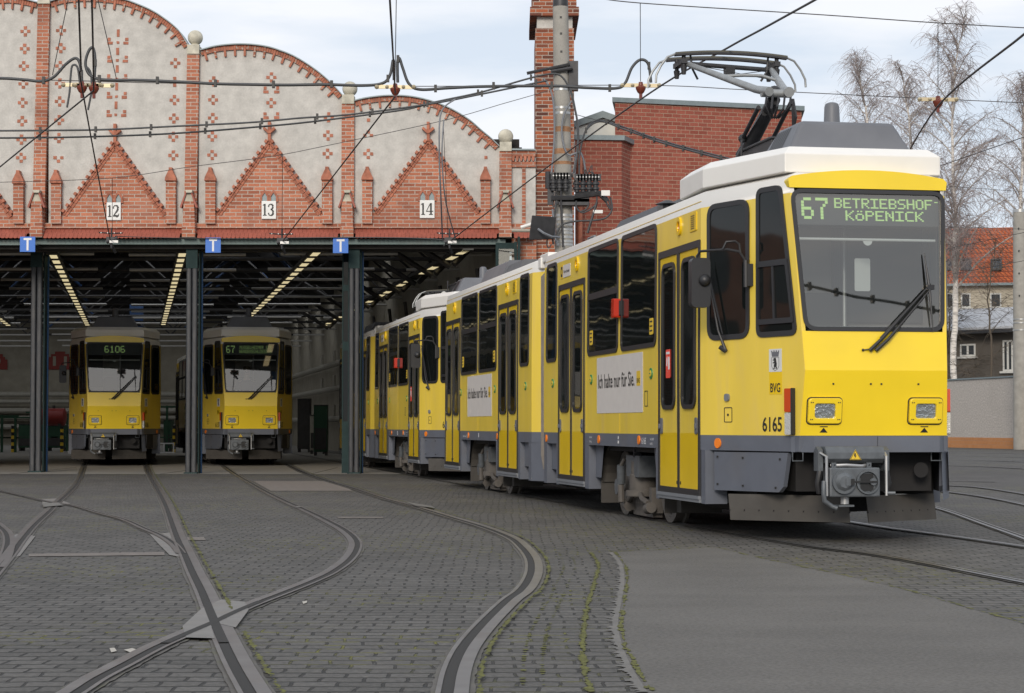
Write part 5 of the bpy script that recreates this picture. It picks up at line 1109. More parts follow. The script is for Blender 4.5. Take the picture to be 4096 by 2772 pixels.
# ---- posts of the doorways
for (xa, xb, ybase, lab) in ((118,165,1889,'dark steel door post left of the tram numbered 6106'),(741,787,1895,'dark steel door post between the two trams in the hall'),(1394,1437,1895,'dark steel door post left of the yellow trams driving out')):
    base = atZ((xa+xb)/2, ybase); w_ = (xb-xa)/FPX*base.y; top = atY(0, 965, base.y).z
    r_ = tag(empty('door_post', (base.x, base.y, 0)), lab, 'door post', 'steel door posts of the depot'); e = w_/4
    for s_ in (-1,1):
        mb = MB(); mb.prism(rr(-e*.92,e*.92,-e,e,.03,3), lambda a,b,d: (a+s_*e,b,d), .02, top); mb.build('steel_profile', 'postd', r_, smooth=35)
    mb = MB(); mb.box(-w_/2-.02,w_/2+.02,-.09,.16,0,.03); mb.box(-w_*.42,w_*.42,-.03,.03,top,top+.10); mb.box(-w_*.5,w_*.5,-e-.012,-e-.002,top-.55,top-.02,0)
    mb.build('post_fittings', 'leafg', r_)
    mb = MB(); mb.box(w_/2+.003,w_/2+.03,.06,.30,0,top); mb.box(w_/2-.02,w_/2+.055,.30,.36,0,top,1); mb.build('door_frame', ['leafg','blue'], r_)
# folded glazed leaf by the third post
xa, xb = 1365, 1394; base = atZ(1379, 1893); w_ = (xb-xa)/FPX*base.y; top = atY(0,985,base.y).z
r_ = tag(empty('folding_door', (base.x, base.y+.15, 0)), 'folded green door leaf with tall glass panes beside the post', 'door')
mb = MB(); zb = [0,1.02,1.06,2.55,2.65,3.75,3.85,top]
mb.box(-w_/2,-w_/2+.025,-.02,.02,0,top); mb.box(w_/2-.025,w_/2,-.02,.02,0,top); mb.box(-w_/2,w_/2,-.019,.019,0,1.05); mb.box(-w_/2,w_/2,-.019,.019,2.5,2.68); mb.box(-w_/2,w_/2,-.019,.019,3.72,3.84); mb.box(-w_/2,w_/2,-.019,.019,top-.12,top)
mb.build('door_frame', 'leafg', r_); mb = MB(); mb.box(-w_/2+.02,w_/2-.02,-.004,.004,1.05,top-.1); mb.build('glass_pane', 'glass', r_)
# leaf near the right end of bay 14
p0, p1 = fa(1983, 985), fa(2080, 985); mb = MB(); r_ = tag(empty('folding_door', (p0.x, Y0-.2, 0)), 'dark green door leaf above the second tram beside the brick wall', 'door')
h_ = atY(0, 975, Y0).z; wd = p1.x-p0.x
mb.box(0,.06,-.03,.03,0,h_); mb.box(wd-.12,wd-.06,-.25,.03,0,h_); mb.box(wd-.05,wd,-.3,.03,0,h_+.1); mb.box(.06,wd-.1,-.02,.02,h_-.12,h_); mb.box(.06,wd-.1,-.02,.02,0,1.0); mb.build('door_frame', 'leafg', r_); mb = MB(); mb.box(.06,wd-.12,-.005,.005,1.0,h_-.12); mb.build('glass_pane', 'screen', r_)
# T signs
for (xa,xb,ya,yb,lab) in ((80,141,946,1008,'blue T sign at the left post'),(822,883,950,1011,'blue T sign under the plaque 13 bay'),(1332,1393,951,1013,'blue T sign beside the folded door leaf')):
    c = atY((xa+xb)/2,(ya+yb)/2,Y0-.45); w_ = (xb-xa)/FPX*(Y0-.45); r_ = tag(empty('t_sign', tuple(c)), lab, 'sign', 'blue T signs hanging at the doorways'); h_ = w_/2
    mb = MB(); mb.box(-h_,h_,-.006,.006,-h_,h_); mb.build('sign_plate', 'signblue', r_)
    mb = MB(); mb.box(-h_*.52,h_*.52,-.009,-.006,h_*.55,h_*.82); mb.box(-h_*.13,h_*.13,-.009,-.006,-h_*.82,h_*.55); mb.build('sign_letter', 'whitep', r_)
    mb = MB(); mb.tube([(-h_*.3,0,h_),(-h_*.3,0,h_+.06)],.006,6); mb.tube([(h_*.3,0,h_),(h_*.3,0,h_+.06)],.006,6); mb.build('hanging_hooks', 'black', r_)

# ---- hall interior
ax_ = Vector((-.182, 1, 0)).normalized(); ri = Vector((ax_.y,-ax_.x,0))
def hp(u, d, z=0):  # u metres right of the reference line, d metres deep
    p = Vector((-.05, Y0+.45, 0)) + ax_*d + Vector((1,0,0))*u; p.z = z; return p
mb = MB(); q = lambda *P: mb.add([tuple(p) for p in P], [list(range(len(P)))])
H_ = 6.6
q(hp(0,0,0),hp(0,62,0),hp(0,62,H_),hp(0,0,H_)); part(mb,'hall_side_wall','innerwall'); mb = MB()
q(hp(-34,62,0),hp(0,62,0),hp(0,62,H_),hp(-34,62,H_)); part(mb,'hall_back_wall','innerwall'); mb = MB()
q(hp(-34,0,0),hp(-34,62,0),hp(-34,62,H_),hp(-34,0,H_)); part(mb,'hall_far_side_wall','innerwall'); mb = MB()
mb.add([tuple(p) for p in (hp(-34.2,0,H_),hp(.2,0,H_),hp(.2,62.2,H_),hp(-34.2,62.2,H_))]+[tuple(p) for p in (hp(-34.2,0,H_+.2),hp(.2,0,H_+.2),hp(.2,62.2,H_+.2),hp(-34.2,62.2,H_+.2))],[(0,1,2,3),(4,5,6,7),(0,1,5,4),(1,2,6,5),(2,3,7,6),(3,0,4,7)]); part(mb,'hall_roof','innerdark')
mb = MB(); mb.box(-34,.2,Y0+.2,Y0+.6,4.5,H_); part(mb,'hall_front_beam','innerdark')
mb = MB(); fl = [Vector((-30,Y0-.25,0)),Vector((.1,Y0-.25,0)),hp(0,62),hp(-34,62)]; mb.add([(p.x,p.y,.0025) for p in fl],[(0,1,2,3)]); tag(mb.build('hall_floor','floor'),'worn concrete floor of the depot hall',kind='structure')
mb = MB()
for xx in range(-28,0,3):
    mb.box(xx-.01,xx+.01,Y0-.25,Y0+6,.003,.006)
part(mb,'floor_joints','groove')
# trusses
mb = MB(); mt = MB(); mbl = MB()
ds = [2.2,6.6,10.2,13.6,17.3,21,24.6,28.5,32.5,37,42,48,54]
for i, d in enumerate(ds):
    zt_ = 4.62
    for k in range(11):   # pale tubes, broken into lengths
        u0 = -34+k*3.25; a, b = hp(u0+.25,d,zt_+.02*(k%2)), hp(u0+2.75,d,zt_+.02*(k%2)); mt.tube([a,b],.034,6)
    part(mt,'tie_tube_row','tubein'); mt = MB()
    part(mb,'roof_truss','steelin'); mb = MB()
    mb.tube([hp(-34,d+.3,zt_+.28),hp(0,d+.3,zt_+.28)],.045,6); mb.tube([hp(-34,d+.3,H_-.25),hp(0,d+.3,H_-.25)],.07,6)
    for k in range(11):
        u0 = -34+k*3.1; mb.tube([hp(u0,d+.3,zt_+.28),hp(u0+1.55,d+.3,H_-.3)],.032,5); mb.tube([hp(u0+1.55,d+.3,H_-.3),hp(u0+3.1,d+.3,zt_+.28)],.032,5)
    if i % 2 == 0:
        for u0 in (-4.1,-10.6,-17.2): mbl.tube([hp(u0,d+.3,H_-.2),hp(u0+1.2,d+3.2,H_-1.0)],.05,6); mbl.tube([hp(u0,d+.3,H_-.2),hp(u0-1.2,d+3.2,H_-1.0)],.05,6); part(mbl,'blue_brace','bluest'); mbl = MB()
for u0 in (-7.6,-14.4,-21):
    mbl.box(*(lambda p:(p.x-.28,p.x+.28,p.y,p.y+.1,4.3,H_))(hp(u0,45))) if u0 > -8 else None
part(mbl,'blue_column','bluest')
mb = MB()
for d in (1.5,4.2,7,10,13.5,17,21,25,30):
    mb = MB()
    for u0,u1,zz1,zz2 in ((-3.0,-.9,5.6,4.35),(-.9,-.1,4.35,5.1)): mb.tube([hp(u0,d,zz1),hp(u1,d+.6,zz2)],.06,6)
    mb.tube([hp(-.35,d+.4,4.3),hp(-.15,d+.4,2.6)],.05,6)
    part(mb,'side_strut','steelin')
mb = MB()
for k,(u0,d0) in enumerate(((-5.2,3),(-5.9,5.5),(-6.4,9),(-4.6,14),(-2.5,5),(-2.8,9),(-3.2,13),(-3.4,18),(-19.5,4),(-13,12))):
    a = hp(u0,d0,H_-.03); mb.add([tuple(hp(u0,d0,H_-.03)),tuple(hp(u0+.28,d0,H_-.03)),tuple(hp(u0+.28,d0+2.0,H_-.03)),tuple(hp(u0,d0+2.0,H_-.03))],[(0,1,2,3)])
part(mb,'skylight_strip','skylight')
for d in (20,26,32,38,44,50,56):
    mb = MB(); mb.add([tuple(hp(u,d+e,z)) for z in (H_-.62,H_) for u,e in ((-34,0),(0,0),(0,.15),(-34,.15))],[(0,1,2,3),(4,5,6,7),(0,1,5,4),(1,2,6,5),(2,3,7,6),(3,0,4,7)]); part(mb,'added_screen_girder','steelin')  # added girder, keeps the glowing band behind it out of view
    mb = MB(); mb.add([tuple(hp(u,d+e,H_-.02)) for u,e in ((-33,.3),(-.6,.3),(-.6,1.0),(-33,1.0))],[(0,1,2,3)]); part(mb,'added_fill_band','skylight')  # added glowing band that brightens the back of the hall
# rows of fluorescent lamps
for (x,y,n,lab) in ((210,1017,22,'lamp row above and left of the tram numbered 6106'),(731,1010,22,'lamp row above the gap left of the middle door post'),(1272,1007,22,'lamp row slanting above the tram numbered 6137'),(1870,1000,24,'lamp row slanting above the second yellow tram'),(-330,1020,22,'lamp row at the left border')):
    p0 = atZ(x, y, 4.5); r_ = tag(empty('lamp_row', (p0.x,p0.y,4.5)), lab, 'lamps', 'ceiling lamp rows in the hall')
    mb = MB(); E_ = ax_*(n*1.42); s_ = Vector((1,0,0))
    for (e0,e1,z0_,z1_) in ((-.11,.11,.012,.09),):
        mb.add([tuple(s_*a_+(E_ if k else Vector((0,0,0)))+Vector((0,0,zq))) for k in (0,1) for a_,zq in ((e0,z0_),(e1,z0_),(e1,z1_),(e0,z1_))],[(0,1,2,3),(4,5,6,7),(0,1,5,4),(1,2,6,5),(2,3,7,6),(3,0,4,7)])
    for k in range(n+1):
        c_ = ax_*(k*1.42-.10); mb.box(c_.x-.11,c_.x+.11,c_.y-.12,c_.y+.12,-.016,.012)
    mb.build('lamp_trough','lampbody',r_)
    for k in range(n):
        if x == 1870 and k % 3 == 2: continue
        a_ = ax_*(k*1.42+.08); b_ = ax_*(k*1.42+1.10); q = MB(); q.add([tuple(a_-s_*.075),tuple(a_+s_*.075),tuple(b_+s_*.075),tuple(b_-s_*.075)]+[tuple(p+Vector((0,0,.006))) for p in (a_-s_*.075,a_+s_*.075,b_+s_*.075,b_-s_*.075)],[(0,1,2,3),(4,5,6,7),(0,1,5,4),(1,2,6,5),(2,3,7,6),(3,0,4,7)]); q.build('fluorescent_lamp','lamp',r_)
# back wall: pipes and painted numbers
for i, z in enumerate((.9,1.35,1.7,2.15,2.5)):
    mb = MB(); mb.tube([hp(-33,61.5-.1*i,z),hp(-1,61.5-.1*i,z)], .10 if i%2 else .13, 10); tag(mb.build('heating_pipe','pipe',org=tuple(hp(-17,61.5,z))), '%s pipe along the back wall of the hall' % ('lowest','second','middle','fourth','topmost')[i], 'pipe', 'pipes on the back wall')
for i, z in enumerate((1.2,2.3,3.2)):
    mb = MB(); P = [hp(-.35,3,z),hp(-.35,40,z),hp(-.35,61,z)]; mb.tube(P, .11, 10)
    for k in range(8): mb.tube([hp(-.35,4+k*5,z),hp(-.35,4+k*5,z+.5)],.05,6)
    tag(mb.build('wall_pipe','pipe',org=tuple(hp(-.35,20,z))), '%s pipe on the side wall behind the second tram' % ('low','middle','high')[i], 'pipe', 'pipes on the side wall')
def wallnum(x, y, txt, lab):
    p = hp(0,62); d_ = p.y-.05; c = atY(x,y,d_); s = d_/FPX; mb = MB(); W = [(-55,38),(55,38),(55,30),(55,-2),(45,-2),(45,-12),(36,-12),(36,-24),(20,-24),(20,-34),(-20,-34),(-20,-24),(-36,-24),(-36,-12),(-45,-12),(-45,-2),(-55,-2),(-55,30)]
    mb.prism([(c.x+a*s,c.z-b*s) for a,b in W], lambda a,b,dd:(a,d_-dd,b), 0,.01)
    o_ = part(mb,'painted_number_block','redpaint',label=lab); t_ = MB(); text(t_, txt, lambda a,b,dd:(c.x+a*s*1.0,d_-.02,c.z+b*s), -28,28,-22,38,0,bold=.02); part(t_,'painted_figures','innerwall',o_)
wallnum(240,1440,'11','red stepped block painted with 11 on the back wall'); wallnum(-25,1440,'10','red stepped block painted with 10 on the back wall'); wallnum(690+150,1440,'12','red stepped block painted with 12 on the back wall')
# machines at the back
def gat(x, y, Y): return atY(x, y, Y)
def boxobj(name, x0, x1, y1, Y, h, dep, m_, lab, cat, extra=None, group=None):
    a, b = atZ(x0, y1), atZ(x1, y1); s = Y/FPX; cx = ((x0+x1)/2-2048)*s; w_ = (x1-x0)*s
    r_ = tag(empty(name,(cx,Y,0)),lab,cat,group); mb = MB(); mb.box(-w_/2,w_/2,0,dep,.12,h); mb.build('housing',m_,r_,bevel=.02)
    mb = MB(); mb.box(-w_/2+.03,w_/2-.03,-.012,0,.2,h*.55); mb.box(-w_/2,w_/2,-.02,dep+.02,h,h+.03)
    for q in (-1,1): mb.box(q*w_*.4-.03,q*w_*.4+.03,.02,dep-.02,0,.12)
    mb.build('fittings','steelin',r_); return r_, w_
boxobj('green_container', 75, 130, 1770, 78, 1.0, .8, 'greenbox', 'dark green container standing left of the red tank', 'container')
boxobj('green_container', 180, 262, 1770, 78, .95, .8, 'greenbox', 'dark green container under the red tank', 'container')
boxobj('green_container', 655, 683, 1770, 76, 1.15, .8, 'greenbox', 'dark green container left of the middle door post', 'container')
boxobj('grey_cabinet', 1190, 1240, 1770, 74, 1.9, .6, 'steelin', 'tall dark grey cabinet right of the tram numbered 6137', 'cabinet')
boxobj('green_cabinet', 1255, 1310, 1650, 66, 1.6, .4, 'greenbox', 'green machine cabinet on the side wall', 'cabinet')
boxobj('pale_cabinet', 1240, 1300, 1740, 70, 1.3, .4, 'pipe', 'pale wall cabinet below the green machine', 'cabinet')
p = atY(215,1660,76); r_ = tag(empty('red_tank',(p.x,76,.95)),'red pressure tank lying on the green container','tank'); mb = MB(); mb.tube([(-.45,0,.33),(-.40,0,.33),(.40,0,.33),(.45,0,.33)],[.2,.32,.32,.2],18); mb.build('tank_body','redbox',r_,smooth=40); mb = MB(); mb.box(-.3,-.2,-.2,.2,0,.1); mb.box(.2,.3,-.2,.2,0,.1); mb.tube([(0,0,.6),(0,0,.75)],.05,8); mb.build('tank_feet','steelin',r_)
for x,lab in ((52,'yellow and black striped post at the left of the hall'),(248,'yellow and black striped post left of the tram numbered 6106'),(697,'yellow and black striped post by the middle door post')):
    p = atY(x,1700,74); mb = MB()
    for k in range(8): mb.box(-.05,.05,-.05,.05,k*.12,k*.12+.12,k%2)
    o_ = mb.build('striped_post',['bvgy','black']); o_.location=(p.x,74,0); tag(o_,lab,'bollard','striped posts in the hall')
p = atY(657,1700,72); r_ = MB(); r_.box(-.35,.35,-.02,.02,.32,.36); r_.box(-.35,.35,-.02,.02,0,.04); [r_.box(q-.02,q+.02,-.019,.019,.04,.32) for q in (-.33,.0,.33)]; o_ = r_.build('frame_stand','whitep'); o_.location=(p.x,72,0); tag(o_,'low white metal frame on the floor right of the tram numbered 6106','stand')
for k,(x,Y,h0,h1) in enumerate(((8,74,0,1.35),(62,74,0,1.3),(168,77,0,1.5),(270,77,0,1.4),(668,76,0,1.7))):
    p = atY(x,1700,Y); r_ = MB(); r_.box(-.04,.04,-.04,.04,0,h1); r_.box(-.6,.6,-.03,.03,h1-.08,h1-.02); r_.box(-.6,.6,-.03,.03,.5,.55); o_ = r_.build('guard_rail','greenbox'); o_.location=(p.x,Y,0); tag(o_,'%s dark guard rail at the back of the hall' % ('leftmost','second','third','fourth','rightmost')[k],'guard rail','guard rails in the hall')

# ================================================================== TRAMS
build_tram((1.4033, 26.0452, 0), ta, .0048, 'leading yellow tram numbered 6165 with raised pantograph and BETRIEBSHOF display', '6165', 'A')
J2 = (-1.95, 45.0, 0)
build_tram(J2, -1.391, -.003, 'second yellow tram coming out of the hall behind the leading one', '6151', 'N', panto='down', side_ads=False)
def headon(x, Yf, a=ta):
    f = atY(x, 1700, Yf); return (f.x-9.05*math.cos(a), Yf-9.05*math.sin(a), 0)
build_tram(headon(456, 49.2, -1.395), -1.395, .0, 'parked yellow tram in the hall showing 6106', '6106', 'B', panto='down', side_ads=False)
build_tram(headon(1003, 49.2, -1.385), -1.385, .035, 'parked yellow tram in the hall numbered 6137 showing route 67', '6137', 'C', panto='down', side_ads=False)

# ================================================================== BACKGROUND, RIGHT
M['render'] = mat('roughcast_render', (.46,.42,.38), .95, noise=.22, nscale=14, dirt=.5, dirtc=(.33,.30,.27), dscale=.5, bump=.8, bscale=16)
M['otile'] = brickmat('orange_wall_tile', (.48,.21,.08), (.52,.24,.10), (.42,.25,.15), .3, .16, .008, .2, (.35,.15,.08))
M['darkrender'] = mat('brown_grey_render', (.105,.092,.078), .95, noise=.12, nscale=.8, dirt=.3, dirtc=(.15,.13,.11), dscale=.5)
M['cream'] = mat('cream_render', (.50,.44,.34), .9, noise=.08, nscale=1)
M['pantile'] = brickmat('orange_pantiles', (.52,.135,.045), (.42,.095,.035), (.20,.05,.025), .24, .30, .035, .35, (.30,.09,.05), bumps=1)
M['paleroof'] = mat('pale_corrugated_roof', (.42,.43,.45), .8, noise=.15, nscale=2)
M['wframe'] = mat('white_window_frame', (.62,.61,.57), .6)
M['winpane'] = mat('far_window_pane', (.04,.045,.05), .15, spec=.6)
M['concrete'] = mat('mast_concrete', (.31,.295,.265), .9, noise=.12, nscale=5, dirt=.35, dirtc=(.22,.21,.19), dscale=2, bump=.2, bscale=30)
M['rust'] = mat('rust_stain', (.32,.17,.09), .9, noise=.3, nscale=12)
M['bandst'] = mat('steel_strap', (.45,.45,.44), .35, metal=.7)
M['wire'] = mat('dark_wire', (.05,.045,.045), .6); M['cable'] = mat('grey_cable', (.045,.048,.052), .5); M['cablel'] = mat('light_grey_cable', (.17,.18,.20), .5)
M['brass'] = mat('brass_fitting', (.45,.38,.25), .4, metal=.5); M['porc'] = mat('brown_insulator', (.16,.035,.02), .25)
M['bark'] = mat('birch_bark', (.66,.62,.57), .85, noise=.15, nscale=2, dirt=.9, dirtc=(.05,.045,.04), dscale=2.2, stretch=(1.2,1.2,6))
M['limb'] = mat('birch_limb', (.42,.385,.35), .9, noise=.2); M['twig'] = mat('birch_twigs', (.25,.205,.195), .95); M['twig2'] = mat('brown_twigs', (.10,.08,.06), .95)
def Z2(x, y): return (3700+x/1.43, 800+y/1.43)
a, b = atZ(3789.5,1789.5), atZ(4060,1796.5); dirw = (b-a).normalized(); p0 = a-dirw*60; p1 = b+dirw*14; ln = (p1-p0).length; angw = math.atan2(dirw.y, dirw.x)
r_ = tag(empty('yard_wall', tuple(p0), angw), 'rendered yard wall with orange tiled foot beyond the leading tram', 'wall')
mb = MB(); mb.box(0,ln,0,.25,.45,2.93); mb.build('rendered_face','render',r_); mb = MB(); mb.box(-.02,ln+.02,-.02,.27,0,.45); mb.build('tiled_foot','otile',r_); mb = MB(); mb.box(-.03,ln+.03,-.05,.30,2.93,2.99); mb.build('coping','zinc',r_)
# shed behind the wall
def wallframe(x0, y0, Y0_, x1, Y1_): 
    A_, B_ = atY(x0,y0,Y0_), atY(x1,y0,Y1_); A_.z = B_.z = 0; d = (B_-A_).normalized(); return A_, d, (B_-A_).length, math.atan2(d.y,d.x)
A_, d_, L_, an = wallframe(3560, 1500, 104, 4300, 96)
r_ = tag(empty('shed', tuple(A_), an), 'low brown-grey shed with pale corrugated roof behind the yard wall', 'building')
ez = atY(3925,1318,99).z; mb = MB(); mb.box(0,L_,0,6,0,ez); mb.build('wall','darkrender',r_)
mb = MB(); mb.add([(-.4,-.7,ez-.05),(L_+.4,-.7,ez-.05),(L_+.4,5,ez+1.25),(-.4,5,ez+1.25),(-.4,-.7,ez+.1),(L_+.4,-.7,ez+.1),(L_+.4,5,ez+1.4),(-.4,5,ez+1.4)],[(0,1,2,3),(4,5,6,7),(0,1,5,4),(1,2,6,5),(2,3,7,6),(3,0,4,7)])
for k in range(int(L_/.3)): mb.box(-.4+k*.3,-.4+k*.3+.08,-.72,-.60,ez+.02,ez+.13)
mb.build('roof','paleroof',r_); mb = MB(); mb.box(-.4,L_+.4,-.78,-.70,ez-.18,ez+.0); mb.build('gutter','pantod',r_)
def local_of(px, py, A_, d_):
    D_ = ray(px,py); n_ = Vector((-d_.y,d_.x,0)); t = (A_-CAM).dot(n_)/D_.dot(n_); P = CAM+D_*t; return (P-A_).dot(d_), P.z
def win(r_, A_, d_, zx0, zx1, zy0, zy1, mull=1, lab=None, name='window', off=0):
    u0, z1 = local_of(*Z2(zx0,zy0),A_,d_); u1, z0 = local_of(*Z2(zx1,zy1),A_,d_)
    mb = MB(); mb.ring(rr(u0,u1,z0,z1,.01,1), rr(u0+.08,u1-.08,z0+.08,z1-.08,.01,1), lambda a,b,d:(a,-d,b), -.02+off, .05+off); um = (u0+u1)/2
    if mull: mb.box(um-.05,um+.05,-.05-off,0-off,z0+.05,z1-.05)
    mb.box(u0-.12,u1+.12,-.14-off,0-off,z0-.1,z0); f = mb.build(name,'wframe',r_,label=lab); mb = MB(); mb.box(u0+.07,u1-.07,-.02-off,.0-off,z0+.07,z1-.07); mb.build('pane','winpane',f)
win(r_,A_,d_,203,291,825,893,1); win(r_,A_,d_,447,506,803,978,1)
# house
A2_, d2_, L2_, an2 = wallframe(3500, 1300, 121, 4350, 118)
r_ = tag(empty('house', tuple(A2_), an2), 'cream house with bright orange tiled roof behind the shed', 'building')
ez = atY(3925,1128,119).z; rz_ = atY(3925,912,123).z; mb = MB(); mb.box(0,L2_,0,9,0,ez); mb.build('wall','cream',r_)
dep_ = 3.6; mb = MB(); mb.add([(-.3,-.35,ez-.1),(L2_+.3,-.35,ez-.1),(L2_+.3,dep_,rz_),(-.3,dep_,rz_),(-.3,9,ez),(L2_+.3,9,ez)],[(0,1,2,3),(3,2,5,4),(0,3,4),(1,5,2)]); ro = mb.build('roof','pantile',r_)
mb = MB(); mb.box(-.3,L2_+.3,-.45,-.33,ez-.2,ez-.05); mb.build('gutter','zinc',r_)
sl = (rz_-ez+.1)/(dep_+.35)
for (xa,xb,ya,yb) in ((118,152,335,402),(200,262,335,402),(372,438,338,408)):
    u0, _ = local_of(*Z2(xa,ya),A2_,d2_); u1, _ = local_of(*Z2(xb,yb),A2_,d2_); zt_, zb_ = atY(3925,800+ya/1.43,120.5).z, atY(3925,800+yb/1.43,120.0).z
    mb = MB(); fn = lambda a,b,d:(a,(b-ez+.1)/sl-.35-d,b+d*.3); mb.ring(rr(u0,u1,zb_,zt_,.02,1),rr(u0+.09,u1-.09,zb_+.09,zt_-.09,.02,1),fn,-.02,.12); f = mb.build('skylight','pantod',ro); mb = MB(); mb.prism(rr(u0+.08,u1-.08,zb_+.08,zt_-.08,.02,1),fn,0,.06); mb.build('pane','winpane',f)
win(r_,A2_,d2_,372,437,533,616,0); win(r_,A2_,d2_,205,262,533,616,0); win(r_,A2_,d2_,120,165,533,616,0)
# concrete pole at the right border
p = atZ(4088,1798); r_ = MB(); zt_ = atY(4088,850,p.y).z; w0 = 32/FPX*p.y; r_.tube([(0,0,0),(0,0,zt_*.5),(0,0,zt_)],[w0*1.05,w0*.95,w0*.82],20)
po = tag(empty('concrete_pole',tuple(p)),'thick concrete pole before the yard wall at the right border','pole'); r_.build('shaft','concrete',po,smooth=40)
mb = MB(); mb.tube([(0,0,zt_),(0,0,zt_+.12)],w0*.85,20); [mb.tube([(0,0,z_),(0,0,z_+.05)],w0*1.0,20) for z_ in (zt_*.53,zt_*.545,zt_*.50)]; mb.build('pole_bands','bandst',po,smooth=40)
mb = MB(); [mb.box(-.02-.12,.02-.12,-w0-.005,-w0+.1,zt_-.7-k*.9,zt_-.64-k*.9) for k in range(4)]; mb.build('bolt_holes','black',po)

# ---- birches
def birch(path, Y, lab, crown_r, seed, dens=1.0, group='bare birches behind the yard wall', tr=.13, low=.25, name='birch_tree', stuffm='twig', h_up=1.0):
    rnd = random.Random(seed); P = [atY(x,y,Y) for x,y in path]; P[0].z = 0 if P[0].z < 3 else P[0].z
    base = P[0].copy(); base.z = 0; P = [base]+[p for p in P[1:]]; H = P[-1].z
    r_ = tag(empty(name, tuple(base)), lab, 'tree', group); Pl = [p-base for p in P]; Pl = [Vector(q) for q in Pl]
    S_ = []
    for i in range(len(Pl)-1):
        for k in range(4): S_.append(Pl[i].lerp(Pl[i+1],k/4)+Vector((rnd.uniform(-.04,.04),rnd.uniform(-.04,.04),0)))
    S_.append(Pl[-1]); mb = MB(); n = len(S_); mb.tube(S_, [tr*(1-.93*i/(n-1))+.006 for i in range(n)], 10); mb.build('trunk','bark' if stuffm == 'twig' else 'twig2',r_,smooth=60)
    lim, tw = MB(), MB()
    def at_h(f):
        t = f*(n-1); i = min(int(t),n-2); return S_[i].lerp(S_[i+1],t-i)
    def twig(p, L_, d):
        pts = [p]; dd = Vector(d)
        k = rnd.randint(3,5)
        for i in range(k):
            dd = (dd+Vector((rnd.uniform(-.25,.25),rnd.uniform(-.25,.25),-.30*h_up))).normalized(); pts.append(pts[-1]+dd*L_/k)
        tw.tube(pts,[.0075]+[.006]*(k-1)+[.004],3,cap=False)
        return pts
    nl = int(30*dens)
    for i in range(nl):
        f = low+(1-low)*(i+rnd.random()*.6)/nl*.97; p = at_h(f); a = rnd.uniform(0,6.283); el = rnd.uniform(.75,1.15) if f < .7 else 1.3
        Lm = crown_r*(1.25-.95*((f-low)/(1-low))**1.1)*rnd.uniform(.7,1.15); d = Vector((math.cos(a)*math.cos(el),math.sin(a)*math.cos(el),math.sin(el)))
        pts = [p]; k = 7
        for j in range(k):
            out_ = Vector((math.cos(a),math.sin(a),0)); d = (d+out_*.11-Vector((0,0,.05*j/k))+Vector((rnd.uniform(-.13,.13),rnd.uniform(-.13,.13),rnd.uniform(-.08,.08)))).normalized(); pts.append(pts[-1]+d*Lm/k)
        r0 = tr*.42*(1-f*.6); lim.tube(pts,[r0*(1-.85*j/k) for j in range(k+1)],6,cap=False)
        for j in range(1,k+1):
            for q in range(2):
                b0 = pts[j-1].lerp(pts[j],rnd.random()); aa = rnd.uniform(0,6.283); bd = (d+Vector((math.cos(aa),math.sin(aa),rnd.uniform(-.1,.7)))).normalized(); bl = Lm*rnd.uniform(.12,.30)
                bp = [b0]
                for m_ in range(4): bd = (bd+Vector((rnd.uniform(-.2,.2),rnd.uniform(-.2,.2),rnd.uniform(-.25,.1)))).normalized(); bp.append(bp[-1]+bd*bl/4)
                tw.tube(bp,[.014,.011,.009,.007,.006],3,cap=False)
                for m_ in range(int(4.0*dens*(1.35-f))+1):
                    s0 = bp[rnd.randint(1,4)].lerp(bp[rnd.randint(0,3)],rnd.random()); twig(s0, rnd.uniform(.6,1.6)*(1.3-f*.6), (rnd.uniform(-1,1),rnd.uniform(-1,1),rnd.uniform(-.3,.5)))
    lim.build('limbs','limb' if stuffm == 'twig' else 'twig2',r_,smooth=60); tw.build('crown',stuffm,r_)
birch([(3818,1530),(3815,1360),(3822,1190),(3820,1080),(3818,970),(3820,860),(3812,700),(3806,500),(3812,330),(3835,180),(3868,50)], 97, 'tallest white birch beyond the nose of the leading tram', 4.0, 3, 1.6, tr=.155, low=.22)
birch([(3480,1500),(3478,900),(3476,600),(3462,430),(3440,330),(3425,235)], 118, 'slender birch top rising behind the antenna of the leading tram', 2.6, 5, .8, tr=.13, low=.45)
birch([(3650,1500),(3655,1000),(3650,700),(3640,500),(3625,400),(3600,265)], 110, 'thin birch between the roof duct and the tallest birch', 2.6, 9, .9, tr=.13, low=.35)
birch([(4085,1500),(4082,1100),(4085,800),(4090,600),(4096,440),(4085,340)], 108, 'birch at the right border behind the concrete pole', 3.2, 13, 1.0, tr=.14, low=.3)
birch([(3960,1500),(3965,1350),(3950,1200),(3970,1050),(3990,960)], 94, 'low brown bare bush tree before the shed', 2.4, 21, .4, group=None, tr=.05, low=.1, name='bare_bush', stuffm='twig2', h_up=.35)
birch([(3790,1500),(3795,1380),(3800,1270),(3790,1180)], 99, 'tangled bare bush at the foot of the tallest birch', 2.2, 31, .5, group=None, tr=.05, low=.1, name='bare_bush', stuffm='twig2', h_up=.3)

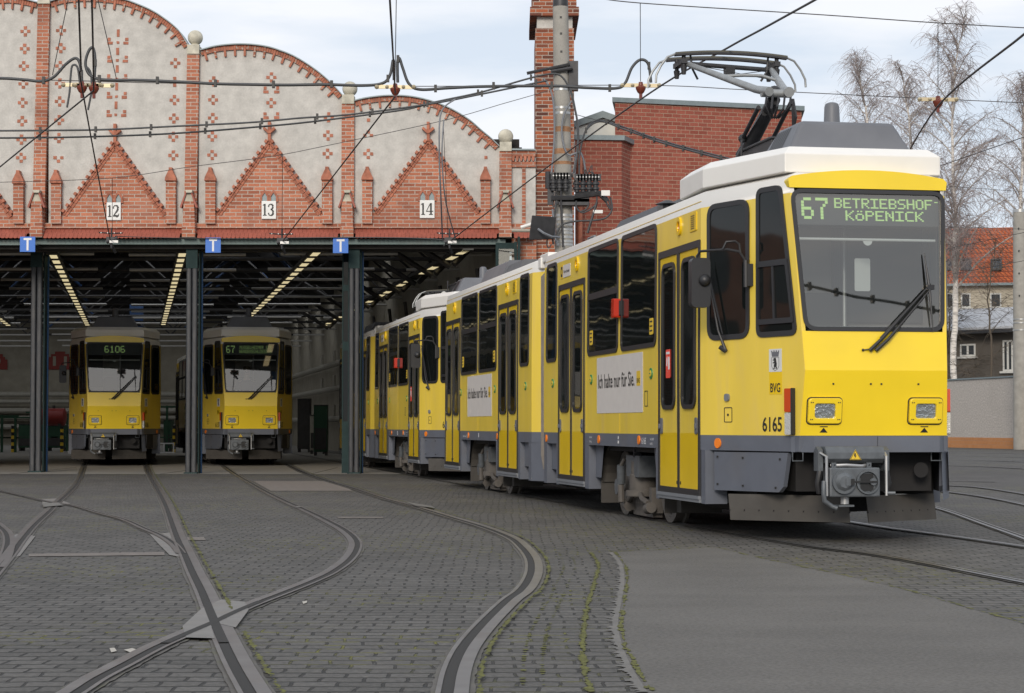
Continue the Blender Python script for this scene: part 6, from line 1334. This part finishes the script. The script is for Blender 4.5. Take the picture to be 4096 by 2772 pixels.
# ---- catenary mast
Ym = 38.6; pt_, pb_ = atY(2242,28,Ym), atY(2256,1000,Ym); sl_ = (pb_-pt_)/(pt_.z-pb_.z); base = pt_+sl_*pt_.z; base.z = 0
r_ = tag(empty('catenary_mast', tuple(base)), 'round concrete catenary mast before the chimney tower carrying switches and cables', 'mast')
w1 = 31/FPX*Ym; w2_ = 38/FPX*Ym; top = pt_-base
mb = MB(); mb.tube([(0,0,0),tuple(top)],[w2_*1.1,w1],24); mb.build('shaft','concrete',r_,smooth=40)
mb = MB(); mb.tube([tuple(top),tuple(top+Vector((0,0,.19)))],[w1*1.0,w1*.96],24); mb.build('cap','pantod',r_,smooth=40)
def on(y, k=1.0): 
    z_ = atY(2250,y,Ym).z; f = z_/top.z; return Vector((top.x*f,top.y*f,z_)), (w2_*1.1+(w1-w2_*1.1)*f)*k
mb = MB()
for y in (365,438,459,818,868,884,905,925,938,955,972,985): mb = MB(); c, q = on(y,1.03); mb.tube([c,c+Vector((0,0,.045))],q,24); mb.build('strap','bandst',r_,smooth=40)
mb = MB()
for y in (75,140,212): c, q = on(y); mb.box(c.x-.02,c.x+.02,-q-.004,-q+.05,c.z-.02,c.z+.02)
mb.build('bolt_holes','black',r_)
mb = MB()
for y,h_ in ((530,.10),(618,.10),(660,.06)): c, q = on(y,1.006); mb.tube([c,c+Vector((0,0,h_))],q,24)
mb.build('rust_ring','rust',r_,smooth=40)
mb = MB(); c, q = on(290); mb.box(c.x+q-.02,c.x+q+.16,-.12,.06,c.z-.35,c.z+.2); mb.tube([c+Vector((-q-.5,-.2,-.05)),c+Vector((q,-.2,.12))],.03,6); mb.tube([c+Vector((-q-.05,-.2,-.02)),c+Vector((q+.05,-.2,.05))],.04,8); mb.build('wire_bracket','pantod',r_)
M1 = lambda x, y, dy=0: atY(2080+x/1.7875, 200+y/1.7875, Ym, dy)-base
mb = MB(); rnd = random.Random(4)
for (x0,x1,y0,y1) in ((225,375,905,1060),(392,568,915,1050)):
    for k in range(int((x1-x0)/22)):
        x = x0+11+k*22; c = M1(x,y0+10,.3); mb.box(c.x-.045,c.x+.045,c.y-.05,c.y+.05,c.z-.06,c.z+.06); 
        if k % 2 == 0:
            for m_ in range(5): d = M1(x,y0+35+m_*18,.3); mb.tube([d+Vector((0,0,-.02)),d+Vector((0,0,.02))],.075 if m_%2 else .05,12)
    a, b = M1(x0,y0+8,.3), M1(x1,y0+8,.3); mb.tube([a,b],.03,6); a, b = M1(x0-5,y1+12,.3), M1(x1+8,y1-12 if x0>300 else y1+12,.3); mb.tube([a,b],.05,6)
    a, b = M1(x0+10,y0+60,.32), M1(x1-10,y0+60,.32); mb.tube([a,b],.02,6)
for y in (1075,1098): mb.box(*(lambda a,b:(a.x,b.x,a.y-.05,a.y+.25,a.z-.06,a.z+.06))(M1(275,y,.25),M1(492,y,.25)))
a, b, c = M1(395,1045,.3), M1(545,1025,.3), M1(620,1095,.3); mb.tube([a,b,c],.045,6); mb.tube([M1(545,1100,.3),M1(478,1320,.3)],.025,6); mb.tube([M1(205,880,.2),M1(205,1000,.2)],.07,8); mb.box(*(lambda a:(a.x-.06,a.x+.06,a.y-.05,a.y+.05,a.z-.2,a.z+.15))(M1(218,1040,.2)))
for k in range(9):
    a = M1(rnd.uniform(440,520),rnd.uniform(830,900),.3); b = M1(rnd.uniform(430,560),915,.3); mb.tube([a,b],.010,5)
mb.build('switch_gear','pantod',r_,smooth=30)
mb = MB()
for (x0,x1,y0) in ((225,375,905),(392,568,915)):
    for k in range(int((x1-x0)/22)): c = M1(x0+11+k*22,y0+10,.36); mb.ball(c,.022,n=6)
a = M1(605,1040,.4); mb.box(a.x-.08,a.x+.08,a.y-.02,a.y+.02,a.z-.05,a.z+.05); mb.box(*(lambda a:(a.x-.09,a.x+.09,a.y-.02,a.y+.02,a.z-.03,a.z+.03))(M1(552,1168,.3))); mb.build('bright_fittings','bandst',r_)
def loop(pts, rad, m_, nm='cable_loop', dy=.3):
    mb = MB(); P = [M1(x,y,dy) for x,y in pts]; Q = []
    for i in range(len(P)-1):
        p0_, p1_, p2_, p3_ = P[max(i-1,0)],P[i],P[i+1],P[min(i+2,len(P)-1)]
        for k in range(6):
            t = k/6; Q.append(.5*((2*p1_)+(p2_-p0_)*t+(2*p0_-5*p1_+4*p2_-p3_)*t*t+(3*p1_-p0_-3*p2_+p3_)*t**3))
    Q.append(P[-1]); mb.tube(Q,rad,8); mb.build(nm,m_,r_,smooth=60)
loop([(165,222),(205,280),(235,380),(244,560),(240,700),(228,840),(222,900)],.018,'cablel'); loop([(345,270),(375,380),(405,520),(412,650),(400,780),(378,900)],.02,'cablel')
loop([(365,385),(315,470),(295,580),(310,700),(345,765),(390,755),(425,745),(450,800),(462,870)],.018,'cablel'); loop([(405,560),(412,640),(408,740),(392,850),(385,930)],.018,'cablel')
loop([(490,1105),(470,1150),(420,1165),(395,1120),(400,1090)],.015,'cable'); loop([(545,1060),(540,1110),(500,1150),(440,1175),(400,1140)],.015,'cable'); loop([(590,1060),(615,1110),(640,1150),(630,1090),(610,1060)],.015,'cable')
loop([(640,1065),(652,1150),(610,1210),(520,1230),(400,1235),(310,1255),(270,1300),(258,1350)],.017,'cable'); loop([(265,1050),(250,1150),(238,1250),(232,1350),(236,1400)],.018,'cable'); loop([(290,990),(292,1150),(300,1300),(305,1420)],.02,'pantod'); loop([(230,1150),(240,1250),(245,1340),(262,1395)],.02,'cablel')
loop([(240,1030),(228,1080),(235,1130),(252,1110),(262,1060)],.012,'cable'); loop([(195,1350),(190,1400),(205,1425),(222,1400)],.012,'cable')
# floodlight
p = M1(165,1292,.35)+base; fl = tag(empty('floodlight',tuple(p)),'black floodlight on the mast pointing left over the canopy','floodlight')
mb = MB(); mb.add([(-.28,-.12,-.22),(-.22,-.2,.24),(.24,-.1,.22),(.20,-.02,-.20),(-.12,.16,-.14),(-.1,.12,.14),(.16,.16,.12),(.14,.18,-.12)],[(0,1,2,3),(4,5,6,7),(0,1,5,4),(1,2,6,5),(2,3,7,6),(3,0,4,7)]); mb.build('lamp_body','pantod',fl,bevel=.015)
mb = MB(); mb.tube([(-.1,-.2,-.02),(0,-.26,-.1),(.15,-.2,-.16),(.3,-.05,-.16)],.022,6); mb.build('lamp_bracket','cablel',fl); mb = MB(); mb.tube([tuple(M1(5,1280,.3)+base-p),tuple(M1(228,1212,.3)+base-p)],.035,10); mb.build('support_arm','enamel',fl,smooth=40)
mb = MB(); mb.tube([tuple(M1(-60,1300,.3)+base-p),tuple(M1(70,1302,.3)+base-p)],.035,10); mb.build('lower_arm','pipe',fl,smooth=40)

# ---- overhead wires
def wire(pts, rad, lab, m_='wire', cat='wire', clamps=0, name='overhead_wire', sag=True, cm='cable', group='overhead wires', two=False):
    P = [atY(x,y,Y) for x,y,Y in pts]; Q = []
    if len(P) > 2:
        for i in range(len(P)-1):
            p0_, p1_, p2_, p3_ = P[max(i-1,0)],P[i],P[i+1],P[min(i+2,len(P)-1)]
            for k in range(8):
                t = k/8; Q.append(.5*((2*p1_)+(p2_-p0_)*t+(2*p0_-5*p1_+4*p2_-p3_)*t*t+(3*p1_-p0_-3*p2_+p3_)*t**3))
        Q.append(P[-1])
    else: Q = P
    o_ = Q[0].copy(); mb = MB(); mb.tube([q-o_ for q in Q],rad,8); w_ = mb.build(name,m_,smooth=60); w_.location = o_; tag(w_,lab,cat,group)
    if clamps:
        s = 0; nxt = clamps*.4; c = MB()
        for a, b in zip(Q,Q[1:]):
            L_ = (b-a).length
            while s+L_ > nxt:
                q = a.lerp(b,(nxt-s)/L_)-o_; c.box(q.x-.02,q.x+.02,q.y-.03,q.y+.03,q.z-.045,q.z+.06); nxt += clamps
            s += L_
        c.build('cable_clamps','black',w_)
    return w_
z8b = lambda x,y: (x/2.621, y/2.621)
wire([(-150,316,30),(0,313,30),(100,319,30),(165,325,30),(215,308,30),(262,258,30),(300,233,30),(318,250,30),(326,300,30),(328,345,30)],.022,'thick clamped feeder cable at the left ending in a loop','cable','cable',.85)
wire([(372,345,30),(378,300,30),(380,230,30),(370,190,30),(352,210,30),(342,255,30),(355,295,30),(390,315,30),(440,320,30),(560,321,30),(707,327,30),(860,335,30),(1000,338,30),(1150,340,30),(1300,338,30),(1450,342,30),(1530,333,30),(1560,300,30),(1573,240,30),(1576,320,30)],.022,'thick clamped feeder cable crossing before the gables','cable','cable',.85)
wire([(1591,330,30),(1590,250,30),(1598,234,30),(1612,275,30),(1636,335,30),(1681,358,30),(1796,352,30),(1936,346,30),(2209,344,30),(2350,351,30),(2463,353,30),(2500,333,30),(2528,270,30),(2562,239,30),(2593,256,30),(2604,330,30)],.022,'thick clamped feeder cable crossing before the concrete mast','cable','cable',.85)
wire([(320,340,30),(310,270,30),(290,262,30),(283,300,30),(278,370,30),(268,430,30)],.016,'short looped jumper cable hanging at the left cross wire','cable','cable')
wire([(340,262,30),(362,290,30),(366,360,30),(352,440,30)],.016,'second short jumper cable beside the looped one','cable','cable')
wire([(-100,316,30.2),(270,322,30.2),(700,333,30.2),(1577,345,30.2),(2562,341,30.2),(3000,360,30.2),(3752,396,30.2),(4300,420,30.2)],.006,'thin cross wire running over the whole yard')
wire([(-150,523,37),(0,523,37),(394,519,37),(700,505,37),(998,490,37),(1202,472,37),(1400,458,37),(1713,417,37),(1917,378,37),(2040,353,37),(2190,322,37)],.017,'upper of the two clamped cables across the gables','cable','cable',1.0)
wire([(-150,552,37.2),(0,552,37.2),(270,549,37.2),(570,540,37.2),(780,528,37.2),(990,511,37.2),(1182,494,37.2),(1400,468,37.2),(1620,438,37.2),(1745,407,37.2),(1923,369,37.2),(2100,318,37.2),(2196,296,37.2),(2241,302,37.2),(2273,343,37.2),(2292,394,37.2),(2311,508,37.2),(2311,604,37.2),(2295,693,37.2)],.017,'lower of the two clamped cables ending at the mast','cable','cable',1.0)
wire([(-150,733,38),(0,729,38),(445,712,38),(763,667,38),(1081,626,38),(1300,584,38),(1770,483,38),(2018,413,38),(2190,364,38)],.006,'long thin span wire rising to the concrete mast')
wire([(449,713,38),(449,940,40.6)],.005,'thin hanger wire above the plaque 12 doorway'); wire([(1130,626,38),(1128,940,40.6)],.005,'thin hanger wire above the plaque 13 doorway'); wire([(1773,483,38),(1792,942,40.6)],.005,'thin hanger wire above the plaque 14 doorway')
wire([(313,-60,20.0),(324,267,24.5),(332,372,27),(441,962,40.8)],.011,'contact wire running down to the plaque 12 doorway')
wire([(366,-60,20.0),(372,190,23.5),(375,362,26)],.011,'contact wire coming from above beside the left one'); wire([(375,362,26),(-120,765,33)],.011,'contact wire pulled away to the lower left')
wire([(285,-60,29),(210,300,30)],.006,'left slanting hanger wire of the left cross wire'); wire([(378,-60,29),(466,316,30)],.006,'right slanting hanger wire of the left cross wire')
wire([(1556,-60,20),(1581,372,27)],.011,'contact wire coming down before the gap of the two lower gables'); wire([(1586,-60,29),(1580,345,30)],.006,'thin hanger wire beside the middle contact wire'); wire([(1581,385,27),(1128,968,40.8)],.011,'contact wire slanting down to the plaque 13 doorway')
wire([(3350,-50,16.5),(3060,110,19.5),(2906,194,21.3),(2600,372,25.5),(2160,690,33),(1798,966,40.8)],.011,'contact wire over the raised pantograph down to the plaque 14 doorway')
wire([(4250,5,16.5),(4096,137,19),(3751,425,26),(3600,672,36)],.012,'contact wire rising to the right border')
wire([(2380,-12,27),(2560,12,27),(3300,60,27),(3760,92,27),(4300,122,27)],.007,'upper thin span wire at the right'); wire([(2561,12,27),(2562,325,30)],.005,'hanger wire left of the pantograph'); wire([(3752,92,27),(3752,392,30)],.005,'hanger wire above the birches')
wire([(1822,396,36.5),(1765,450,36.5),(1757,600,36.5),(1764,800,37),(1770,960,39)],.014,'left grey feed cable hanging before the plaque 14','cablel','cable'); wire([(1775,480,36.5),(1768,620,36.5),(1782,800,37),(1820,948,39)],.012,'right grey feed cable hanging before the plaque 14','cablel','cable')
wire([(2317,700,38),(2320,610,38),(2345,521,38),(2403,486,38),(2498,518,37),(2590,550,36),(2672,578,35),(2960,655,33)],.017,'clamped cable from the mast down to behind the leading tram','cable','cable',.6)
wire([(2330,560,38.1),(2352,505,38.1),(2400,481,38.1),(2500,510,37.1),(2672,570,35.1),(2960,645,33.1)],.014,'second cable from the mast beside the clamped one','cable','cable')
wire([(2292,455,38.6),(2500,512,38.8)],.006,'short stay wire with turnbuckle right of the mast')
wire([(3700,684,40),(4300,478,34)],.008,'thin wire rising to the right across the birches'); wire([(3700,738,50),(4300,782,50)],.006,'thin level wire across the birches'); wire([(3760,1002,60),(4300,886,55)],.008,'wire before the orange roof rising right'); wire([(3760,905,60),(4300,924,60)],.006,'thin wire along the top edge of the orange roof'); wire([(3760,1105,60),(4300,1005,55)],.007,'wire before the skylights of the orange roof')
def fitting(x, y, Y, lab, kind=0):
    p = atY(x,y,Y); r_ = tag(empty('wire_fitting',tuple(p)),lab,'insulator','wire fittings'); mb = MB()
    if kind == 0:
        mb.box(-.28,-.02,-.012,.012,-.025,.03); mb.box(.02,.28,-.012,.012,-.03,.025); mb.ball((-.27,-.01,.0),.035,n=8); mb.ball((.27,-.01,.0),.035,n=8); mb.ball((-.12,-.01,0),.03,n=8); mb.ball((.12,-.01,0),.03,n=8); mb.build('brass_bar','brass',r_)
        mb = MB(); mb.tube([(0,0,.05),(0,0,.0),(0,0,-.02),(0,0,-.05),(0,0,-.10),(0,0,-.12)],[.03,.04,.075,.075,.05,.03],12); mb.tube([(0,0,-.12),(0,0,-.19)],.025,8); mb.build('insulator_body','porc',r_,smooth=40)
    else:
        mb.tube([(-.25,0,.16),(0,0,.14),(.22,0,.15)],.014,6); mb.tube([(0,0,.25),(0,0,-.15)],.02,6); mb.box(-.10,.10,-.03,.03,-.02,.07); mb.tube([(-.1,0,-.03),(.12,0,.05)],.04,8); mb.tube([(-.02,0,-.05),(.04,.2,-.22)],.03,6); mb.build('clamp_body','pantod',r_)
        mb = MB(); mb.box(-.03,.14,-.05,-.03,-.05,.0); [mb.ball((-.2+k*.13,-.03,.15),.018,n=6) for k in range(4)]; mb.build('bright_clamp','bandst',r_)
fitting(328,340,30,'brass cross fitting of the left contact wire'); fitting(376,342,30,'second brass cross fitting beside the left one'); fitting(1581,348,30,'brass cross fitting before the middle gables'); fitting(2563,342,30,'brass cross fitting left of the pantograph'); fitting(3752,398,30,'brass cross fitting before the tallest birch')
fitting(446,962,40.7,'dark wire anchor under the plaque 12 canopy',1); fitting(1128,966,40.7,'dark wire anchor under the plaque 13 canopy',1); fitting(1798,964,40.7,'dark wire anchor under the plaque 14 canopy',1)
wire([(460,945,40.8),(700,952,40.9),(1100,956,40.9)],.008,'thin wire along the beam of the plaque 12 doorway','wire'); wire([(1150,952,40.9),(1500,950,40.9),(1760,958,40.8),(1775,985,40.8)],.010,'cable along the beam of the plaque 14 doorway','cable')

# ---- driver in the cab of the tram showing route 67
dl = headon(1003, 49.2, -1.385); ca, sa = math.cos(-1.385), math.sin(-1.385)
dr = tag(empty('person', (dl[0]+8.08*ca, dl[1]+8.08*sa, 0), -1.385), 'driver in dark jacket seated in the cab of the tram numbered 6137', 'person')
def skinned(name, verts, edges, radii, m_, parent):
    me = bpy.data.meshes.new(name); me.from_pydata(verts, edges, []); o_ = bpy.data.objects.new(name, me); col.objects.link(o_); o_.parent = parent; me.materials.append(M[m_])
    md = o_.modifiers.new('skin','SKIN'); 
    for i, q in enumerate(radii): me.skin_vertices[0].data[i].radius = (q,q) if not isinstance(q,tuple) else q
    me.skin_vertices[0].data[0].use_root = True; sb = o_.modifiers.new('sub','SUBSURF'); sb.levels = 2; sb.render_levels = 2; me.polygons.foreach_set('use_smooth',[True]*len(me.polygons)); return o_
V = [(0,-.05,1.55),(0.01,-.05,1.75),(.03,-.05,1.95),(.03,-.05,2.08),(.05,-.05,2.18),(.06,-.05,2.30),(.05,-.05,2.36),
     (.02,.14,2.0),(.08,.20,1.78),(.32,.14,1.72),(.02,-.24,2.0),(.08,-.30,1.78),(.32,-.24,1.72),
     (.25,.06,1.52),(.42,.07,1.50),(.44,.07,1.15),(.25,-.16,1.52),(.42,-.17,1.50),(.44,-.17,1.15)]
E_ = [(0,1),(1,2),(2,3),(3,4),(4,5),(5,6),(2,7),(7,8),(8,9),(2,10),(10,11),(11,12),(0,13),(13,14),(14,15),(0,16),(16,17),(17,18)]
rad_ = [(.13,.15),(.13,.15),(.12,.14),.06,.075,.09,.075,.065,.05,.035,.065,.05,.035,.085,.075,.05,.085,.075,.05]
bo_ = skinned('person_body', V, E_, rad_, 'skin', dr)
jk = MB(); nn = 14
for z_, rx_, ry_ in ((1.5,.16,.19),(1.7,.16,.19),(1.9,.16,.20),(2.02,.13,.19),(2.09,.07,.09)): jk.v += [(.02+rx_*math.cos(2*math.pi*k/nn), -.05+ry_*math.sin(2*math.pi*k/nn), z_) for k in range(nn)]
for i in range(4):
    for k in range(nn): jk.f.append([i*nn+k,i*nn+(k+1)%nn,(i+1)*nn+(k+1)%nn,(i+1)*nn+k]); jk.m.append(0)
for s_ in (1,-1): jk.tube([(.02,-.05+s_*.17,2.0),(.08,-.05+s_*.25,1.78),(.28,-.05+s_*.19,1.72)],[.075,.06,.045],10)
jk.build('jacket','cloth',dr,smooth=60)
hh = MB(); hh.ball((.04,-.05,2.34),.10,n=14,sz=.8); hh.build('hair','twig2',dr,smooth=60)
fc = MB(); [fc.ball((.145,-.05+q,2.27),.012,n=8) for q in (-.03,.03)]; fc.ball((.152,-.05,2.245),.014,n=8); fc.box(.135,.142,-.075,-.025,2.205,2.211); fc.build('face_features','cloth',dr)

# ---- the yard's surroundings behind the photographer and to the left (they show as reflections)
wire([(0,0,1),(1,1,1)],.01,'x') if False else None
def free_wire(pts, rad, lab, m_='cable'):
    P = [Vector(p) for p in pts]; o_ = P[0].copy(); mb = MB(); mb.tube([p-o_ for p in P],rad,8); w_ = mb.build('overhead_wire',m_,smooth=60); w_.location = o_; tag(w_,lab,'cable','overhead wires')
    c = MB()
    for a, b in zip(P,P[1:]):
        n = max(1,int((b-a).length/.9))
        for k in range(n): q = a.lerp(b,(k+.5)/n)-o_; c.box(q.x-.022,q.x+.022,q.y-.03,q.y+.03,q.z-.055,q.z+.055)
    c.build('cable_clamps','black',w_)
def rp(x, y, s_):
    """point s_ metres out along the mirror ray of the windscreen"""
    n = (fw*math.cos(.1205)+Vector((0,0,math.sin(.1205)))).normalized(); a = Jt+fw*9.03+Vector((0,0,1.733)); D_ = ray(x,y).normalized(); t = (a-CAM).dot(n)/D_.dot(n); p = CAM+D_*t; r = D_-n*(2*D_.dot(n)); return p+r*s_
free_wire([rp(2900,1010,12),rp(3100,1100,12),rp(3205,1140,12),rp(3270,1152,12),rp(3420,1188,12),rp(3560,1208,12),rp(3700,1235,12),rp(3760,1246,12),rp(3900,1262,12)],.022,'clamped feeder cable mirrored in the windscreen of the leading tram')
W = tag(empty('depot_wing',(-46,41.9,0)),'long brick depot wing left of the gabled hall','building')
mb = MB(); mb.box(-32,32,0,12,0,7.6); mb.build('brick_wall','brick',W)
for k in range(12):
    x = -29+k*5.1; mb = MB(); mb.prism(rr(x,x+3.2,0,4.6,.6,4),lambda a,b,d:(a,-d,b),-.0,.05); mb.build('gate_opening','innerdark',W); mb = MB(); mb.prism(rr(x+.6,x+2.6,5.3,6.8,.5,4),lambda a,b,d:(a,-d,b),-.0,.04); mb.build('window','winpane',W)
